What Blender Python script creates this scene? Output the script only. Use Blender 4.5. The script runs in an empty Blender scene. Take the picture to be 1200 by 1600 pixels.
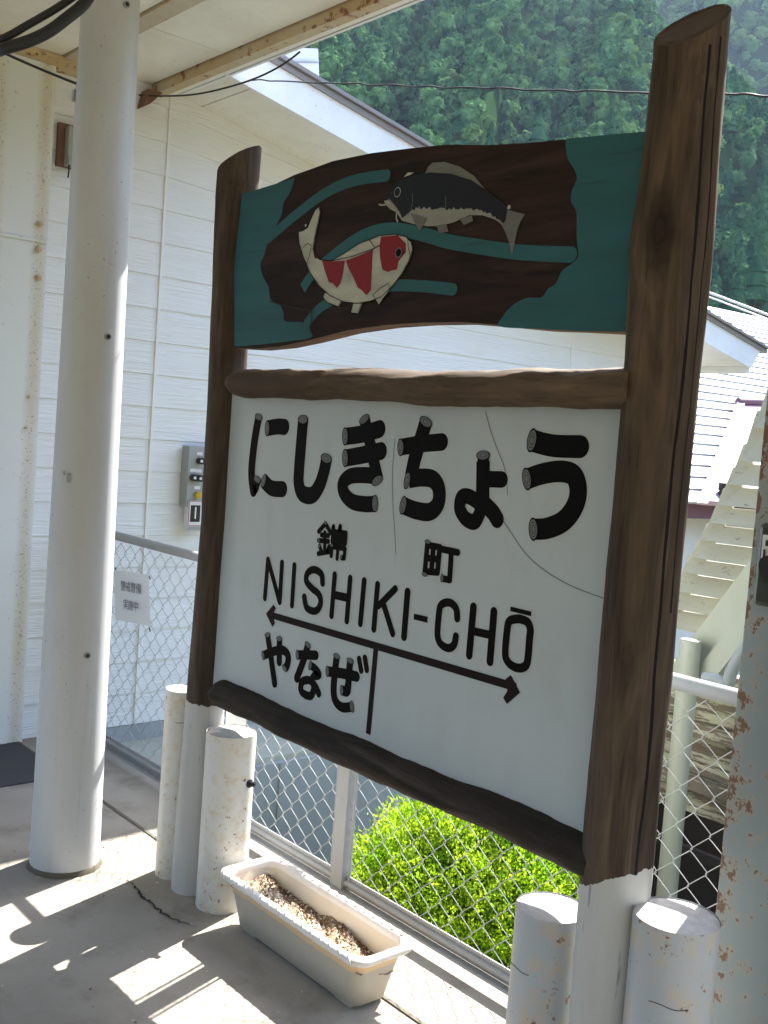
import bpy, math, random
import numpy as np
from mathutils import Vector, Matrix
random.seed(7); rng = np.random.default_rng(7)
S = bpy.context.scene; COL = S.collection

# ------------------------------------------------------------------ camera
YAW, PIT, ROL, FPX, EYE = 0.854437, 0.0710149, 0.074428, 1628.04, 1.5
def _axes():
    look = np.array([-math.sin(YAW)*math.cos(PIT), math.cos(YAW)*math.cos(PIT), -math.sin(PIT)])
    right = np.cross(look, [0, 0, 1]); right /= np.linalg.norm(right)
    up = np.cross(right, look); c, s = math.cos(ROL), math.sin(ROL)
    return np.array([right*c+up*s, -right*s+up*c, -look])
RM = _axes(); CAMP = np.array([0, 0, EYE])
cd = bpy.data.cameras.new("camera"); cam = bpy.data.objects.new("camera", cd); COL.objects.link(cam)
cd.sensor_fit = 'VERTICAL'; cd.sensor_height = 24.0; cd.lens = 24.0*FPX/1600.0
cd.clip_start = 0.05; cd.clip_end = 6000
cam.matrix_world = Matrix(((RM[0][0], RM[1][0], RM[2][0], 0), (RM[0][1], RM[1][1], RM[2][1], 0), (RM[0][2], RM[1][2], RM[2][2], EYE), (0, 0, 0, 1)))
S.camera = cam
# ------------------------------------------------------------------ light
SUN = Vector((-0.262, 0.88, 1.0)).normalized()          # towards the sun
w = bpy.data.worlds.new("World"); S.world = w; w.use_nodes = True
nt = w.node_tree; bg = nt.nodes["Background"]; sky = nt.nodes.new("ShaderNodeTexSky")
sky.sky_type = 'NISHITA'; sky.sun_disc = False
sky.sun_elevation = math.asin(SUN.z); sky.sun_rotation = math.atan2(SUN.x, SUN.y)
sky.air_density = 1.0; sky.dust_density = 1.5
nt.links.new(sky.outputs[0], bg.inputs[0]); bg.inputs[1].default_value = 0.15
ld = bpy.data.lights.new("sun", 'SUN'); ld.energy = 5.0; ld.angle = math.radians(0.5); ld.color = (1.0, 0.96, 0.90)
lo = bpy.data.objects.new("sun", ld); COL.objects.link(lo)
lo.rotation_euler = (-SUN).to_track_quat('-Z', 'Y').to_euler(); lo.location = (0, 0, 20)
S.view_settings.view_transform = 'Standard'; S.view_settings.look = 'None'
S.view_settings.exposure = 2.2; S.view_settings.gamma = 1.0
S.render.engine = 'CYCLES'; S.cycles.max_bounces = 8; S.cycles.diffuse_bounces = 5
S.cycles.volume_bounces = 0; S.cycles.caustics_reflective = False; S.cycles.caustics_refractive = False

# ------------------------------------------------------------------ photo-pixel helpers: where a ray meets a real plane
def ray(x, y): return np.array([x-600.0, 800.0-y, -FPX]) @ RM
def onx(x, y, X): d = ray(x, y); return CAMP+d*(X/d[0])
def ony(x, y, Y): d = ray(x, y); return CAMP+d*(Y/d[1])
def onz(x, y, Z=0.0): d = ray(x, y); return CAMP+d*((Z-EYE)/d[2])

# ------------------------------------------------------------------ tagging
def tag(o, label=None, cat=None, group=None, kind=None):
    if label: o["label"] = label
    if cat: o["category"] = cat
    if group: o["group"] = group
    if kind: o["kind"] = kind
    return o
def empty(name, loc, label, cat, group=None):
    o = bpy.data.objects.new(name, None); COL.objects.link(o); o.location = loc; o.empty_display_size = .1
    return tag(o, label, cat, group)

# ------------------------------------------------------------------ mesh builder
class MB:
    def __init__(s): s.v = []; s.f = []; s.m = []; s.sm = []
    def add(s, vs, fs, mi=0, smooth=False):
        b = len(s.v); s.v += [tuple(map(float, p)) for p in vs]
        for f in fs: s.f.append(tuple(i+b for i in f)); s.m.append(mi); s.sm.append(smooth)
    def box(s, a, b, mi=0, rot=None, c=None):
        x0, y0, z0 = a; x1, y1, z1 = b
        vs = [(x0,y0,z0),(x1,y0,z0),(x1,y1,z0),(x0,y1,z0),(x0,y0,z1),(x1,y0,z1),(x1,y1,z1),(x0,y1,z1)]
        if rot is not None:
            cc = Vector(c) if c else Vector(((x0+x1)/2, (y0+y1)/2, (z0+z1)/2))
            vs = [tuple(rot @ (Vector(p)-cc)+cc) for p in vs]
        s.add(vs, [(3,2,1,0),(4,5,6,7),(0,1,5,4),(1,2,6,5),(2,3,7,6),(3,0,4,7)], mi)
    def hexa(s, q0, q1, mi=0):      # two matching quads -> solid
        vs = [tuple(p) for p in q0]+[tuple(p) for p in q1]; n = len(q0)
        s.add(vs, [tuple(range(n))[::-1], tuple(range(n, 2*n))]+[(i, (i+1) % n, n+(i+1) % n, n+i) for i in range(n)], mi)
    def prism(s, pts, off, mi=0):
        o = np.array(off, float); s.hexa([np.array(p, float) for p in pts], [np.array(p, float)+o for p in pts], mi)
    def tube(s, path, rad, seg=12, mi=0, smooth=True, cap=True, rfun=None, flat=(1, 1)):
        P = [Vector([float(q) for q in p]) for p in path]; n = len(P)
        if not hasattr(rad, '__len__'): rad = [rad]*n
        t0 = (P[1]-P[0]).normalized(); ref = Vector((0, 0, 1)) if abs(t0.z) < .9 else Vector((1, 0, 0))
        u = t0.cross(ref).normalized(); vs = []
        for i in range(n):
            t = (P[min(i+1, n-1)]-P[max(i-1, 0)]).normalized()
            u = (u-t*u.dot(t)).normalized(); v = t.cross(u)
            for k in range(seg):
                a = 2*math.pi*k/seg; r = rad[i]*(rfun(i/(n-1), a) if rfun else 1)
                vs.append(P[i]+u*math.cos(a)*r*flat[0]+v*math.sin(a)*r*flat[1])
        fs = [(i*seg+k, i*seg+(k+1) % seg, (i+1)*seg+(k+1) % seg, (i+1)*seg+k) for i in range(n-1) for k in range(seg)]
        s.add(vs, fs, mi, smooth)
        if cap:
            s.add(vs[:seg], [tuple(range(seg))[::-1]], mi); s.add(vs[-seg:], [tuple(range(seg))], mi)
    def ico(s, c, r, mi=0, sub=1, jit=0.0, sc=(1,1,1)):
        import bmesh
        bm = bmesh.new(); bmesh.ops.create_icosphere(bm, subdivisions=sub, radius=1)
        vs = [(c[0]+v.co.x*r*sc[0]*(1+random.uniform(-jit,jit)), c[1]+v.co.y*r*sc[1]*(1+random.uniform(-jit,jit)), c[2]+v.co.z*r*sc[2]*(1+random.uniform(-jit,jit))) for v in bm.verts]
        fs = [tuple(v.index for v in f.verts) for f in bm.faces]; bm.free(); s.add(vs, fs, mi)
    def build(s, name, mats, parent=None, loc=None, bevel=0, fix=True):
        if not isinstance(mats, (list, tuple)): mats = [mats]
        V = np.array(s.v)
        if parent is not None: L = np.array(parent_world(parent))
        elif loc is not None: L = np.array(loc, float)
        else: L = np.array([(V[:,0].min()+V[:,0].max())/2, (V[:,1].min()+V[:,1].max())/2, V[:,2].min()])
        me = bpy.data.meshes.new(name); me.from_pydata((V-L).tolist(), [], s.f)
        for m in mats: me.materials.append(m)
        me.polygons.foreach_set('material_index', s.m); me.polygons.foreach_set('use_smooth', s.sm)
        if fix:
            import bmesh
            bm = bmesh.new(); bm.from_mesh(me); bmesh.ops.recalc_face_normals(bm, faces=bm.faces)
            bm.to_mesh(me); bm.free()
        me.update()
        o = bpy.data.objects.new(name, me); COL.objects.link(o)
        if parent is not None: o.parent = parent
        else: o.location = L
        if bevel:
            b = o.modifiers.new("bevel", 'BEVEL'); b.width = bevel; b.segments = 2; b.limit_method = 'ANGLE'; b.angle_limit = .7
        return o
def parent_world(p):
    v = Vector((0, 0, 0))
    while p is not None: v = v+p.location; p = p.parent
    return v
def catmull(pts, n=6, closed=False):
    P = [np.array(p, float) for p in pts]
    if len(P) == 2: return [P[0]+(P[1]-P[0])*t for t in np.linspace(0, 1, 3)]
    out = []; N = len(P)
    for i in range(N if closed else N-1):
        g = (lambda k: P[k % N]) if closed else (lambda k: P[min(max(k, 0), N-1)])
        p0, p1, p2, p3 = g(i-1), g(i), g(i+1), g(i+2)
        for t in np.linspace(0, 1, n, endpoint=False):
            out.append(.5*((2*p1)+(-p0+p2)*t+(2*p0-5*p1+4*p2-p3)*t*t+(-p0+3*p1-3*p2+p3)*t**3))
    out.append(P[0] if closed else P[-1]); return out
def sn(*a):      # cheap smooth noise
    x = sum((i+1.7)*v for i, v in enumerate(a))
    return (math.sin(x*1.0)+math.sin(x*2.13+1.3)*.6+math.sin(x*4.7+.5)*.3)/1.9

# ------------------------------------------------------------------ materials
class N:
    def __init__(s, name):
        s.m = bpy.data.materials.new(name); s.m.use_nodes = True; s.t = s.m.node_tree
        s.b = s.t.nodes["Principled BSDF"]; s.co = s.t.nodes.new("ShaderNodeTexCoord").outputs['Object']
    def n(s, typ, **k):
        nd = s.t.nodes.new(typ)
        for a, v in k.items(): setattr(nd, a, v)
        return nd
    def l(s, a, b): s.t.links.new(a, b)
    def vec(s, sc=(1, 1, 1), src=None, rot=(0,0,0)):
        m = s.n("ShaderNodeMapping"); m.inputs['Scale'].default_value = sc; m.inputs['Rotation'].default_value = rot
        s.l(src or s.co, m.inputs[0]); return m.outputs[0]
    def noise(s, scale=5, det=6, rough=.6, sc=(1, 1, 1), dist=0, src=None):
        n = s.n("ShaderNodeTexNoise"); n.inputs['Scale'].default_value = scale; n.inputs['Detail'].default_value = det
        n.inputs['Roughness'].default_value = rough; n.inputs['Distortion'].default_value = dist
        s.l(s.vec(sc, src), n.inputs['Vector']); return n.outputs[0]
    def ramp(s, fac, stops):
        r = s.n("ShaderNodeValToRGB"); e = r.color_ramp.elements
        while len(e) > 1: e.remove(e[-1])
        for i, (p, c) in enumerate(stops):
            q = e[0] if i == 0 else e.new(p); q.position = p
            q.color = (c, c, c, 1) if not hasattr(c, '__len__') else (*c, 1)
        s.l(fac, r.inputs[0]); return r.outputs[0]
    def mix(s, f, a, b, mode='MIX'):
        m = s.n("ShaderNodeMix", data_type='RGBA', blend_type=mode)
        if hasattr(f, 'links'): s.l(f, m.inputs[0])
        else: m.inputs[0].default_value = f
        for i, c in ((6, a), (7, b)):
            if hasattr(c, 'links'): s.l(c, m.inputs[i])
            else: m.inputs[i].default_value = (*c, 1)
        return m.outputs[2]
    def math(s, op, a, b=0.0, c=None):
        m = s.n("ShaderNodeMath", operation=op)
        for i, v in enumerate((a, b) if c is None else (a, b, c)):
            if hasattr(v, 'links'): s.l(v, m.inputs[i])
            else: m.inputs[i].default_value = v
        return m.outputs[0]
    def sep(s, src=None):
        m = s.n("ShaderNodeSeparateXYZ"); s.l(src or s.co, m.inputs[0]); return m.outputs
    def col(s, c):
        if hasattr(c, 'links'): s.l(c, s.b.inputs['Base Color'])
        else: s.b.inputs['Base Color'].default_value = (*c, 1)
    def bump(s, h, st=.3, d=.01):
        b = s.n("ShaderNodeBump"); b.inputs['Strength'].default_value = st; b.inputs['Distance'].default_value = d
        s.l(h, b.inputs['Height']); s.l(b.outputs[0], s.b.inputs['Normal'])
    def set(s, rough=.6, metal=0, spec=None):
        if hasattr(rough, 'links'): s.l(rough, s.b.inputs['Roughness'])
        else: s.b.inputs['Roughness'].default_value = rough
        s.b.inputs['Metallic'].default_value = metal
        if spec is not None: s.b.inputs['Specular IOR Level'].default_value = spec
        return s.m
def plain(name, c, rough=.6, metal=0, var=.15, scale=8, spec=None, bump=0):
    if spec is None and ('paint' in name and 'fish' in name): spec = .2
    k = N(name); f = k.noise(scale, 5)
    k.col(k.mix(f, tuple(x*(1-var) for x in c), tuple(min(1, x*(1+var)) for x in c)))
    if bump: k.bump(k.noise(scale*8, 4), bump, .004)
    return k.set(rough, metal, spec)
def painted(name, base, dirt=(.33, .29, .2), rust=(.22, .09, .03), rustamt=.0, dirtamt=.3, spot=26, rough=.45, streak=True):
    """painted metal or concrete: dirt washes, pin specks, rust bloom"""
    k = N(name)
    d = k.ramp(k.noise(2.2, 8, .62, (1, 1, .35)), [(.42, 0), (.75, 1)])
    c = k.mix(k.math('MULTIPLY', d, dirtamt), base, dirt)
    fine = k.ramp(k.noise(14, 6, .7, (1, 1, .5)), [(.5, 0), (.8, 1)])
    c = k.mix(k.math('MULTIPLY', fine, .18), c, tuple(x*.6 for x in base))
    sp = k.ramp(k.noise(90, 2, .5), [(.69, 0), (.72, 1)])
    patch = k.ramp(k.noise(4.5, 4, .6), [(.45, 0), (.62, 1)])
    c = k.mix(k.math('MULTIPLY', sp, k.math('MULTIPLY', patch, .8)), c, (.12, .1, .07))
    drip = k.ramp(k.noise(30, 4, .6, (1, 1, .03)), [(.60, 0), (.72, .35)]); c = k.mix(k.math('MULTIPLY', drip, patch), c, dirt)
    if rustamt > 0:
        a = k.noise(spot, 5, .65); bnd = k.noise(3.1, 3, .5)
        r = k.ramp(k.math('ADD', a, k.math('MULTIPLY', bnd, .35)), [(.90-rustamt*.35, 0), (.95-rustamt*.35, 1)])
        rh = k.ramp(k.math('ADD', k.noise(spot*.6, 5, .6), k.math('MULTIPLY', bnd, .35)), [(.72-rustamt*.25, 0), (1.0-rustamt*.2, .75)])
        c = k.mix(rh, c, (.55, .4, .2)); c = k.mix(r, c, rust)
    k.col(c); k.bump(k.noise(40, 5), .08, .003)
    return k.set(rough)
M = {}
def wood(name, c0, c1, axis='z', rough=.75, crack=None, paint=None, pslope=.45, knot=None):
    k = N(name); st = {'z': (1, 1, .05), 'x': (.05, 1, 1)}[axis]
    st2 = tuple(.11 if v < 1 else 1 for v in st); g = k.noise(20, 9, .66, st2, .9); g2 = k.noise(85, 5, .7, st); big = k.noise(3.0, 5, .65, tuple(.25 if v < 1 else 1 for v in st))
    c = k.mix(k.ramp(g, [(.33, 0), (.70, 1)]), tuple(x*.75 for x in c0), tuple(x*1.05 for x in c1))
    c = k.mix(k.ramp(big, [(.35, .0), (.62, .8)]), c, tuple(x*.45 for x in c0))
    wear = k.ramp(k.noise(9, 7, .7, tuple(.12 if v < 1 else 1 for v in st), .8), [(.55, 0), (.70, .5)])
    c = k.mix(wear, c, tuple(x*1.25+.018 for x in c1))
    c = k.mix(k.math('MULTIPLY', k.ramp(g2, [(.60, 0), (.66, 1)]), .45), c, (.010, .007, .006))
    kn = k.n("ShaderNodeTexVoronoi"); kn.inputs['Scale'].default_value = 4.5; k.l(k.vec(tuple(.55 if v < 1 else 1 for v in st)), kn.inputs['Vector'])
    kd = k.ramp(k.math('ADD', kn.outputs['Distance'], k.math('MULTIPLY', k.noise(25, 3), .08)), [(.06, .85), (.15, 0)]); c = k.mix(kd, c, (.012, .008, .007))
    h = k.math('ADD', k.math('MULTIPLY', g, .7), k.math('MULTIPLY', g2, .5))
    s = k.sep()
    if crack:      # dark drying cracks that run along the log: (angle, halfwidth, wobble)
        for th0, hw, wob, z0, z1 in crack:
            th = k.math('ARCTAN2', s[1], s[0])
            n = k.noise(1.6, 3, .5, (0, 0, 1))
            d = k.math('ABSOLUTE', k.math('SUBTRACT', k.math('ADD', th, k.math('MULTIPLY', k.math('SUBTRACT', n, .5), wob)), th0))
            line = k.math('LESS_THAN', d, k.math('MULTIPLY', k.noise(3.5, 2, .5, (0, 0, 1)), hw*2))
            line = k.math('MULTIPLY', line, k.math('MULTIPLY', k.math('GREATER_THAN', s[2], z0), k.math('LESS_THAN', s[2], z1)))
            c = k.mix(line, c, (.006, .003, .003)); h = k.math('SUBTRACT', h, k.math('MULTIPLY', line, 3.0))
    if knot:       # a dark knot whose rings bend the grain
        kv = k.n("ShaderNodeVectorMath", operation='SUBTRACT'); k.l(k.co, kv.inputs[0]); kv.inputs[1].default_value = knot
        ks = k.n("ShaderNodeVectorMath", operation='MULTIPLY'); k.l(kv.outputs[0], ks.inputs[0]); ks.inputs[1].default_value = (24, 24, 9)
        kl = k.n("ShaderNodeVectorMath", operation='LENGTH'); k.l(ks.outputs[0], kl.inputs[0])
        dist = k.math('ADD', kl.outputs['Value'], k.math('MULTIPLY', k.math('SUBTRACT', k.noise(20, 4), .5), .5))
        kr = k.math('SINE', k.math('MULTIPLY', dist, 13)); dk = k.ramp(dist, [(.25, .95), (.6, .6), (1.0, 0)])
        c = k.mix(dk, c, (.012, .008, .007)); c = k.mix(k.math('MULTIPLY', k.math('GREATER_THAN', kr, .4), k.math('MULTIPLY', dk, .6)), c, (.035, .022, .016))
        h = k.math('ADD', h, k.math('MULTIPLY', kr, k.math('MULTIPLY', dk, .4)))
    if paint:      # lower end painted white, ragged edge
        edge = k.math('ADD', paint, k.math('MULTIPLY', k.math('SUBTRACT', k.noise(14, 4, .6, (1, 1, .3)), .5), .07))
        edge = k.math('ADD', edge, k.math('MULTIPLY', s[0], pslope))
        f = k.math('LESS_THAN', s[2], edge)
        pc = k.mix(k.ramp(k.noise(6, 6, .6, (1, 1, .15)), [(.4, 0), (.8, .5)]), (.50, .50, .475), (.33, .30, .24))
        pc = k.mix(k.math('MULTIPLY', k.ramp(k.noise(60, 3, .6, (1, 1, .1)), [(.68, 0), (.72, 1)]), .5), pc, (.08, .07, .05))
        c = k.mix(f, c, pc)
    k.col(c); k.bump(h, .35, .006); return k.set(rough, 0, .2)
WC0, WC1 = (.044, .031, .022), (.125, .094, .068)
M['log_left'] = wood('weathered_log_left', WC0, WC1, crack=[(-2.6, .035, .5, .6, 3)], paint=.625, pslope=-.3)
M['log_right'] = wood('weathered_log_right', (.052, .035, .024), (.150, .108, .073), crack=[(-.42, .045, .45, -1, 2.28), (-.05, .03, .5, 1.2, 2.3), (-1.15, .012, .7, -1, .62)], paint=.645, pslope=.5, knot=(.014, -.072, 1.93))
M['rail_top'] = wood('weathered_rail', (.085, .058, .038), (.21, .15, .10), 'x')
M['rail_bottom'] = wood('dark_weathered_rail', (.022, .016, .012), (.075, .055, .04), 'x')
M['endgrain'] = plain('dark_end_grain', (.05, .033, .024), .85, var=.5, scale=30, bump=.4)
M['plank'] = wood('dark_plank', (.016, .009, .008), (.046, .022, .017), 'x')
M['plank_edge'] = wood('plank_edge', (.12, .07, .04), (.3, .2, .12), 'x')
k = N('teal_paint'); g = k.noise(10, 6, .6, (.12, 1, 1)); k.col(k.mix(k.ramp(g, [(.35, 0), (.8, 1)]), (.030, .125, .150), (.024, .078, .088)))
gg = k.noise(30, 7, .7, (.07, 1, 1)); c = k.mix(k.ramp(g, [(.35, 0), (.8, 1)]), (.030, .125, .150), (.024, .078, .088)); k.col(k.mix(k.ramp(gg, [(.60, 0), (.70, .6)]), c, (.02, .035, .038)))
k.bump(k.noise(30, 5, .6, (.06, 1, 1)), .15, .004); M['teal'] = k.set(.65, 0, .2)
M['fish_white'] = plain('fish_white_paint', (.44, .455, .40), .6, var=.12, scale=12)
M['fish_grey'] = plain('fish_grey_paint', (.15, .15, .145), .6, var=.2, scale=14)
k = N('carp_belly'); k.col(k.mix(k.noise(20, 4), (.2, .2, .19), (.34, .34, .31))); M['belly'] = k.set(.6, 0, .2)
for nm_ in ('fish_white', 'fish_grey'):
    k = N(nm_+'_worn'); a_, b_ = ((.46, .475, .42), (.25, .25, .22)) if nm_ == 'fish_white' else ((.16, .16, .155), (.09, .085, .08))
    c = k.mix(k.ramp(k.noise(14, 6, .65, (.4, 1, 1)), [(.4, 0), (.75, 1)]), a_, b_); c = k.mix(k.ramp(k.noise(60, 5, .7, (.08, 1, 1)), [(.62, 0), (.70, .45)]), c, (.06, .05, .04)); k.col(c); M[nm_] = k.set(.65, 0, .2)
M['fish_red'] = plain('fish_red_paint', (.20, .008, .012), .55, var=.12)
M['fish_black'] = plain('fish_black_paint', (.007, .008, .011), .5, var=.3, scale=14)
M['ink'] = plain('letter_ink', (.004, .0035, .0035), .6, spec=.06, var=.3)
M['ink_brown'] = plain('arrow_ink', (.012, .007, .007), .6, spec=.1, var=.4, scale=30)
M['cap'] = plain('letter_end_grain', (.115, .125, .125), .5, var=.1)
k = N('sign_enamel'); c = k.mix(k.noise(1.5, 5), (.39, .45, .475), (.44, .495, .52)); c = k.mix(k.math('MULTIPLY', k.ramp(k.noise(9, 7, .7, (1,1,.4)), [(.5, 0), (.85, 1)]), .25), c, (.26, .26, .22))
k.col(c); k.bump(k.noise(260, 2), .06, .001); M['enamel'] = k.set(.36)
M['halo'] = plain('letter_outline', (.45, .49, .48), .4, var=.03)
M['column'] = painted('column_paint', (.51, .53, .545), dirt=(.34, .31, .24), dirtamt=.35)
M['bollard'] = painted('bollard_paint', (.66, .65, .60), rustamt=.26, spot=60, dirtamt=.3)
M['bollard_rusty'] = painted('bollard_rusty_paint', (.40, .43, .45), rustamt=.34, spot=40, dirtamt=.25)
M['concrete_top'] = plain('bollard_concrete_fill', (.50, .49, .48), .9, var=.35, scale=60, bump=.5)
k = N('rusty_column_paint'); s_ = k.sep()
edge = k.ramp(k.math('ABSOLUTE', k.math('ADD', s_[0], .0)), [(.05, 0), (.125, .17)])
band = k.math('MULTIPLY', k.ramp(k.noise(1.4, 2, .5, (0, 0, 1)), [(.35, 0), (.6, 1)]), .05)
a = k.math('ADD', k.math('ADD', k.noise(42, 5, .65, (1, 1, .7)), edge), band)
c = k.mix(k.ramp(k.noise(3, 7, .62), [(.35, 0), (.75, .5)]), (.155, .195, .215), (.21, .235, .225))
c = k.mix(k.ramp(a, [(.58, 0), (.72, .6)]), c, (.30, .22, .12)); c = k.mix(k.ramp(a, [(.67, 0), (.70, 1)]), c, (.105, .052, .030))
k.col(c); k.bump(k.noise(30, 5), .1, .003); M['steel_rust'] = k.set(.5)
k = N('rusty_panel_paint'); s_ = k.sep()
def _g(c0_, w_): return k.math('POWER', 2.718, k.math('MULTIPLY', k.math('POWER', k.math('DIVIDE', k.math('ADD', s_[1], -c0_), w_), 2), -1))
bd = k.math('ADD', _g(.13, .045), _g(.335, .04)); nn_ = k.noise(5, 7, .65, (1, 1, .35))
c = k.mix(k.math('MULTIPLY', k.ramp(k.math('MULTIPLY', bd, k.math('ADD', nn_, .1)), [(.2, 0), (.85, .75)]), 1), (.66, .68, .67), (.50, .42, .27))
sp = k.ramp(k.math('ADD', k.noise(95, 3, .6), k.math('MULTIPLY', bd, .08)), [(.685, 0), (.72, .8)]); c = k.mix(sp, c, (.16, .10, .05))
c = k.mix(k.ramp(k.math('ADD', k.noise(17, 6, .7), k.math('MULTIPLY', bd, .05)), [(.66, 0), (.72, .8)]), c, (.30, .19, .09))
k.col(c); k.bump(k.noise(50, 4), .1, .003); M['panel_rust'] = k.set(.55)
M['rust_beam'] = painted('rusty_beam_paint', (.50, .42, .28), dirt=(.42, .22, .07), rustamt=.42, spot=22, dirtamt=.9)
M['cream_purlin'] = painted('cream_purlin_paint', (.55, .50, .40), dirt=(.3, .2, .1), rustamt=.2, dirtamt=.6)
M['soffit'] = painted('soffit_board', (.84, .82, .76), dirt=(.42, .36, .26), dirtamt=.35)
M['fascia'] = painted('fascia_board', (.80, .82, .84), dirt=(.5, .48, .42), dirtamt=.25)
k = N('siding'); gr = k.noise(7, 3, .55, (.6, .35, 9), 1.4)
k.col(k.mix(k.ramp(k.noise(1.2, 6, .6), [(.4, 0), (.8, .5)]), (.76, .78, .80), (.68, .66, .61)))
sp = k.ramp(k.noise(38, 3, .6), [(.70, 0), (.73, 1)]); k.bump(k.math('SUBTRACT', gr, k.math('MULTIPLY', sp, .3)), .55, .013); M['siding'] = k.set(.55)
M['white_trim'] = plain('white_trim', (.78, .78, .76), .5, var=.06)
k = N('concrete_floor')
c = k.mix(k.ramp(k.noise(1.1, 8, .62), [(.3, 0), (.7, 1)]), (.21, .185, .15), (.33, .30, .25))
c = k.mix(k.ramp(k.noise(4.3, 7, .65), [(.50, 0), (.75, .75)]), c, (.10, .08, .058))
c = k.mix(k.math('MULTIPLY', k.ramp(k.noise(120, 3, .6), [(.62, 0), (.7, 1)]), .35), c, (.14, .12, .1))
c = k.mix(k.math('MULTIPLY', k.ramp(k.noise(55, 2, .5), [(.74, 0), (.76, 1)]), .6), c, (.62, .6, .55))
k.col(c); k.bump(k.math('ADD', k.noise(90, 4, .7), k.math('MULTIPLY', k.noise(9, 4), .8)), .25, .004); M['floor'] = k.set(.85)
M['mat_dark'] = plain('dark_rubber_mat', (.035, .035, .037), .8, var=.2, scale=60, bump=.3)
M['crack'] = plain('crack_dark', (.02, .016, .012), .9)
M['crack_faint'] = plain('faint_crack', (.09, .10, .10), .9)
M['joint'] = plain('joint_dark', (.10, .085, .06), .9, var=.4, scale=20)
M['galv'] = painted('galvanised_steel', (.29, .30, .31), dirt=(.25, .23, .2), dirtamt=.4, rough=.42)
M['wire'] = plain('galvanised_wire', (.36, .37, .36), .5, metal=.3, var=.2)
M['paper'] = plain('laminated_notice', (.74, .76, .80), .35, var=.04)
M['black'] = plain('black_rubber', (.012, .012, .012), .5)
M['planter'] = painted('planter_plastic', (.62, .54, .42), dirt=(.36, .31, .25), dirtamt=.5, rough=.5)
k = N('planter_body'); s = k.sep()
sc = k.math('ADD', s[2], k.math('MULTIPLY', k.math('SUBTRACT', k.noise(9, 5, .7, (1, 1, .5)), .5), .035))
f = k.ramp(sc, [(.118, 0), (.122, 1)])
c = k.mix(k.noise(5, 7, .65), (.36, .32, .26), (.50, .45, .36)); c = k.mix(f, c, (.66, .47, .26))
k.col(c); k.bump(k.noise(60, 4), .1, .002); M['planter_body'] = k.set(.6)
k = N('planter_rim'); k.col(k.mix(k.ramp(k.noise(6, 6), [(.4, 0), (.8, .6)]), (.72, .68, .62), (.5, .4, .3))); M['planter_rim'] = k.set(.45)
M['soil'] = plain('dry_soil', (.26, .19, .12), .95, var=.6, scale=50, bump=.8)
M['grit'] = plain('pale_grit', (.60, .52, .40), .9, var=.3, scale=80)
M['grit_dark'] = plain('brown_grit', (.15, .09, .05), .9, var=.4, scale=80)
M['leaf'] = None
def leafmat(name, a, b, trans=.35, scale=2.0):
    k = N(name); oi = k.noise(scale, 3, .6); c = k.mix(k.ramp(oi, [(.38, 0), (.62, 1)]), a, b); k.col(c); k.set(.8, 0, .0 if 'forest' in name or 'conifer' in name else .15)
    t = k.n("ShaderNodeBsdfTranslucent"); k.l(c, t.inputs[0]); m = k.n("ShaderNodeMixShader"); m.inputs[0].default_value = trans
    out = k.t.nodes["Material Output"]; k.l(k.b.outputs[0], m.inputs[1]); k.l(t.outputs[0], m.inputs[2]); k.l(m.outputs[0], out.inputs[0]); return k.m
M['leaf'] = leafmat('azalea_leaf', (.20, .40, .012), (.45, .58, .03), .5, 6)
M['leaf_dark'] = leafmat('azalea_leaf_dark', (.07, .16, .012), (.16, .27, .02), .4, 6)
M['bark'] = plain('bark', (.09, .06, .04), .9, var=.4, scale=20, bump=.5)
M['earth'] = plain('earth', (.10, .085, .05), .95, var=.5, scale=3, bump=.5)
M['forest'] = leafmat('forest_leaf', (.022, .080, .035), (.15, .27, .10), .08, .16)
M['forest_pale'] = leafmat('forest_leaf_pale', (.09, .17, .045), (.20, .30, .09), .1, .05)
M['conifer'] = leafmat('conifer_leaf', (.020, .075, .040), (.085, .19, .08), .05, .08)
M['hill'] = plain('hill_ground', (.02, .045, .016), 1, var=.5, scale=.05, spec=0)
M['hill_unseen'] = plain('unseen_slope', (.035, .042, .034), 1, var=.3, scale=.03, spec=0)  # greyed tone for the unseen hill ring added as a sky blocker
M['roof_white'] = plain('white_metal_roof', (.50, .53, .58), .35, var=.05, spec=.5)
M['roof_pink'] = plain('faded_pink_metal_roof', (.46, .33, .39), .35, var=.06)
M['roof_purple'] = plain('purple_trim', (.12, .05, .08), .45, var=.2)
M['roof_grey'] = plain('grey_roof_edge', (.24, .23, .23), .5, var=.15)
M['wall_pale'] = plain('pale_wall', (.62, .66, .68), .7, var=.06)
M['cream'] = painted('peeling_cream_paint', (.40, .41, .31), dirt=(.33, .30, .18), dirtamt=.5)
k = N('flaking_cream'); pe = k.ramp(k.noise(9, 8, .75, (1, 1, 2.5)), [(.60, 0), (.63, 1)])
k.col(k.mix(pe, k.mix(k.noise(3, 5), (.38, .37, .275), (.31, .29, .20)), (.19, .155, .125))); k.bump(pe, .3, .01); M['flaking'] = k.set(.7)
k = N('weathered_boards'); pe = k.ramp(k.noise(16, 8, .72, (.12, 1, 1)), [(.47, 0), (.5, 1)])
k.col(k.mix(pe, (.42, .39, .26), (.17, .13, .085))); k.bump(pe, .3, .01); M['weathered'] = k.set(.75)
M['concrete_wall'] = painted('retaining_concrete', (.33, .36, .38), dirt=(.2, .2, .18), dirtamt=.4, rough=.9)
M['terrace'] = painted('terrace_concrete', (.40, .42, .37), dirt=(.25, .25, .18), dirtamt=.5, rough=.9)
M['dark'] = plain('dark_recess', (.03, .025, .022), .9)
M['box_grey'] = plain('control_box_grey', (.30, .32, .30), .5, var=.06)
M['plastic_white'] = plain('white_plastic', (.66, .66, .66), .4, var=.04)
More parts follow.
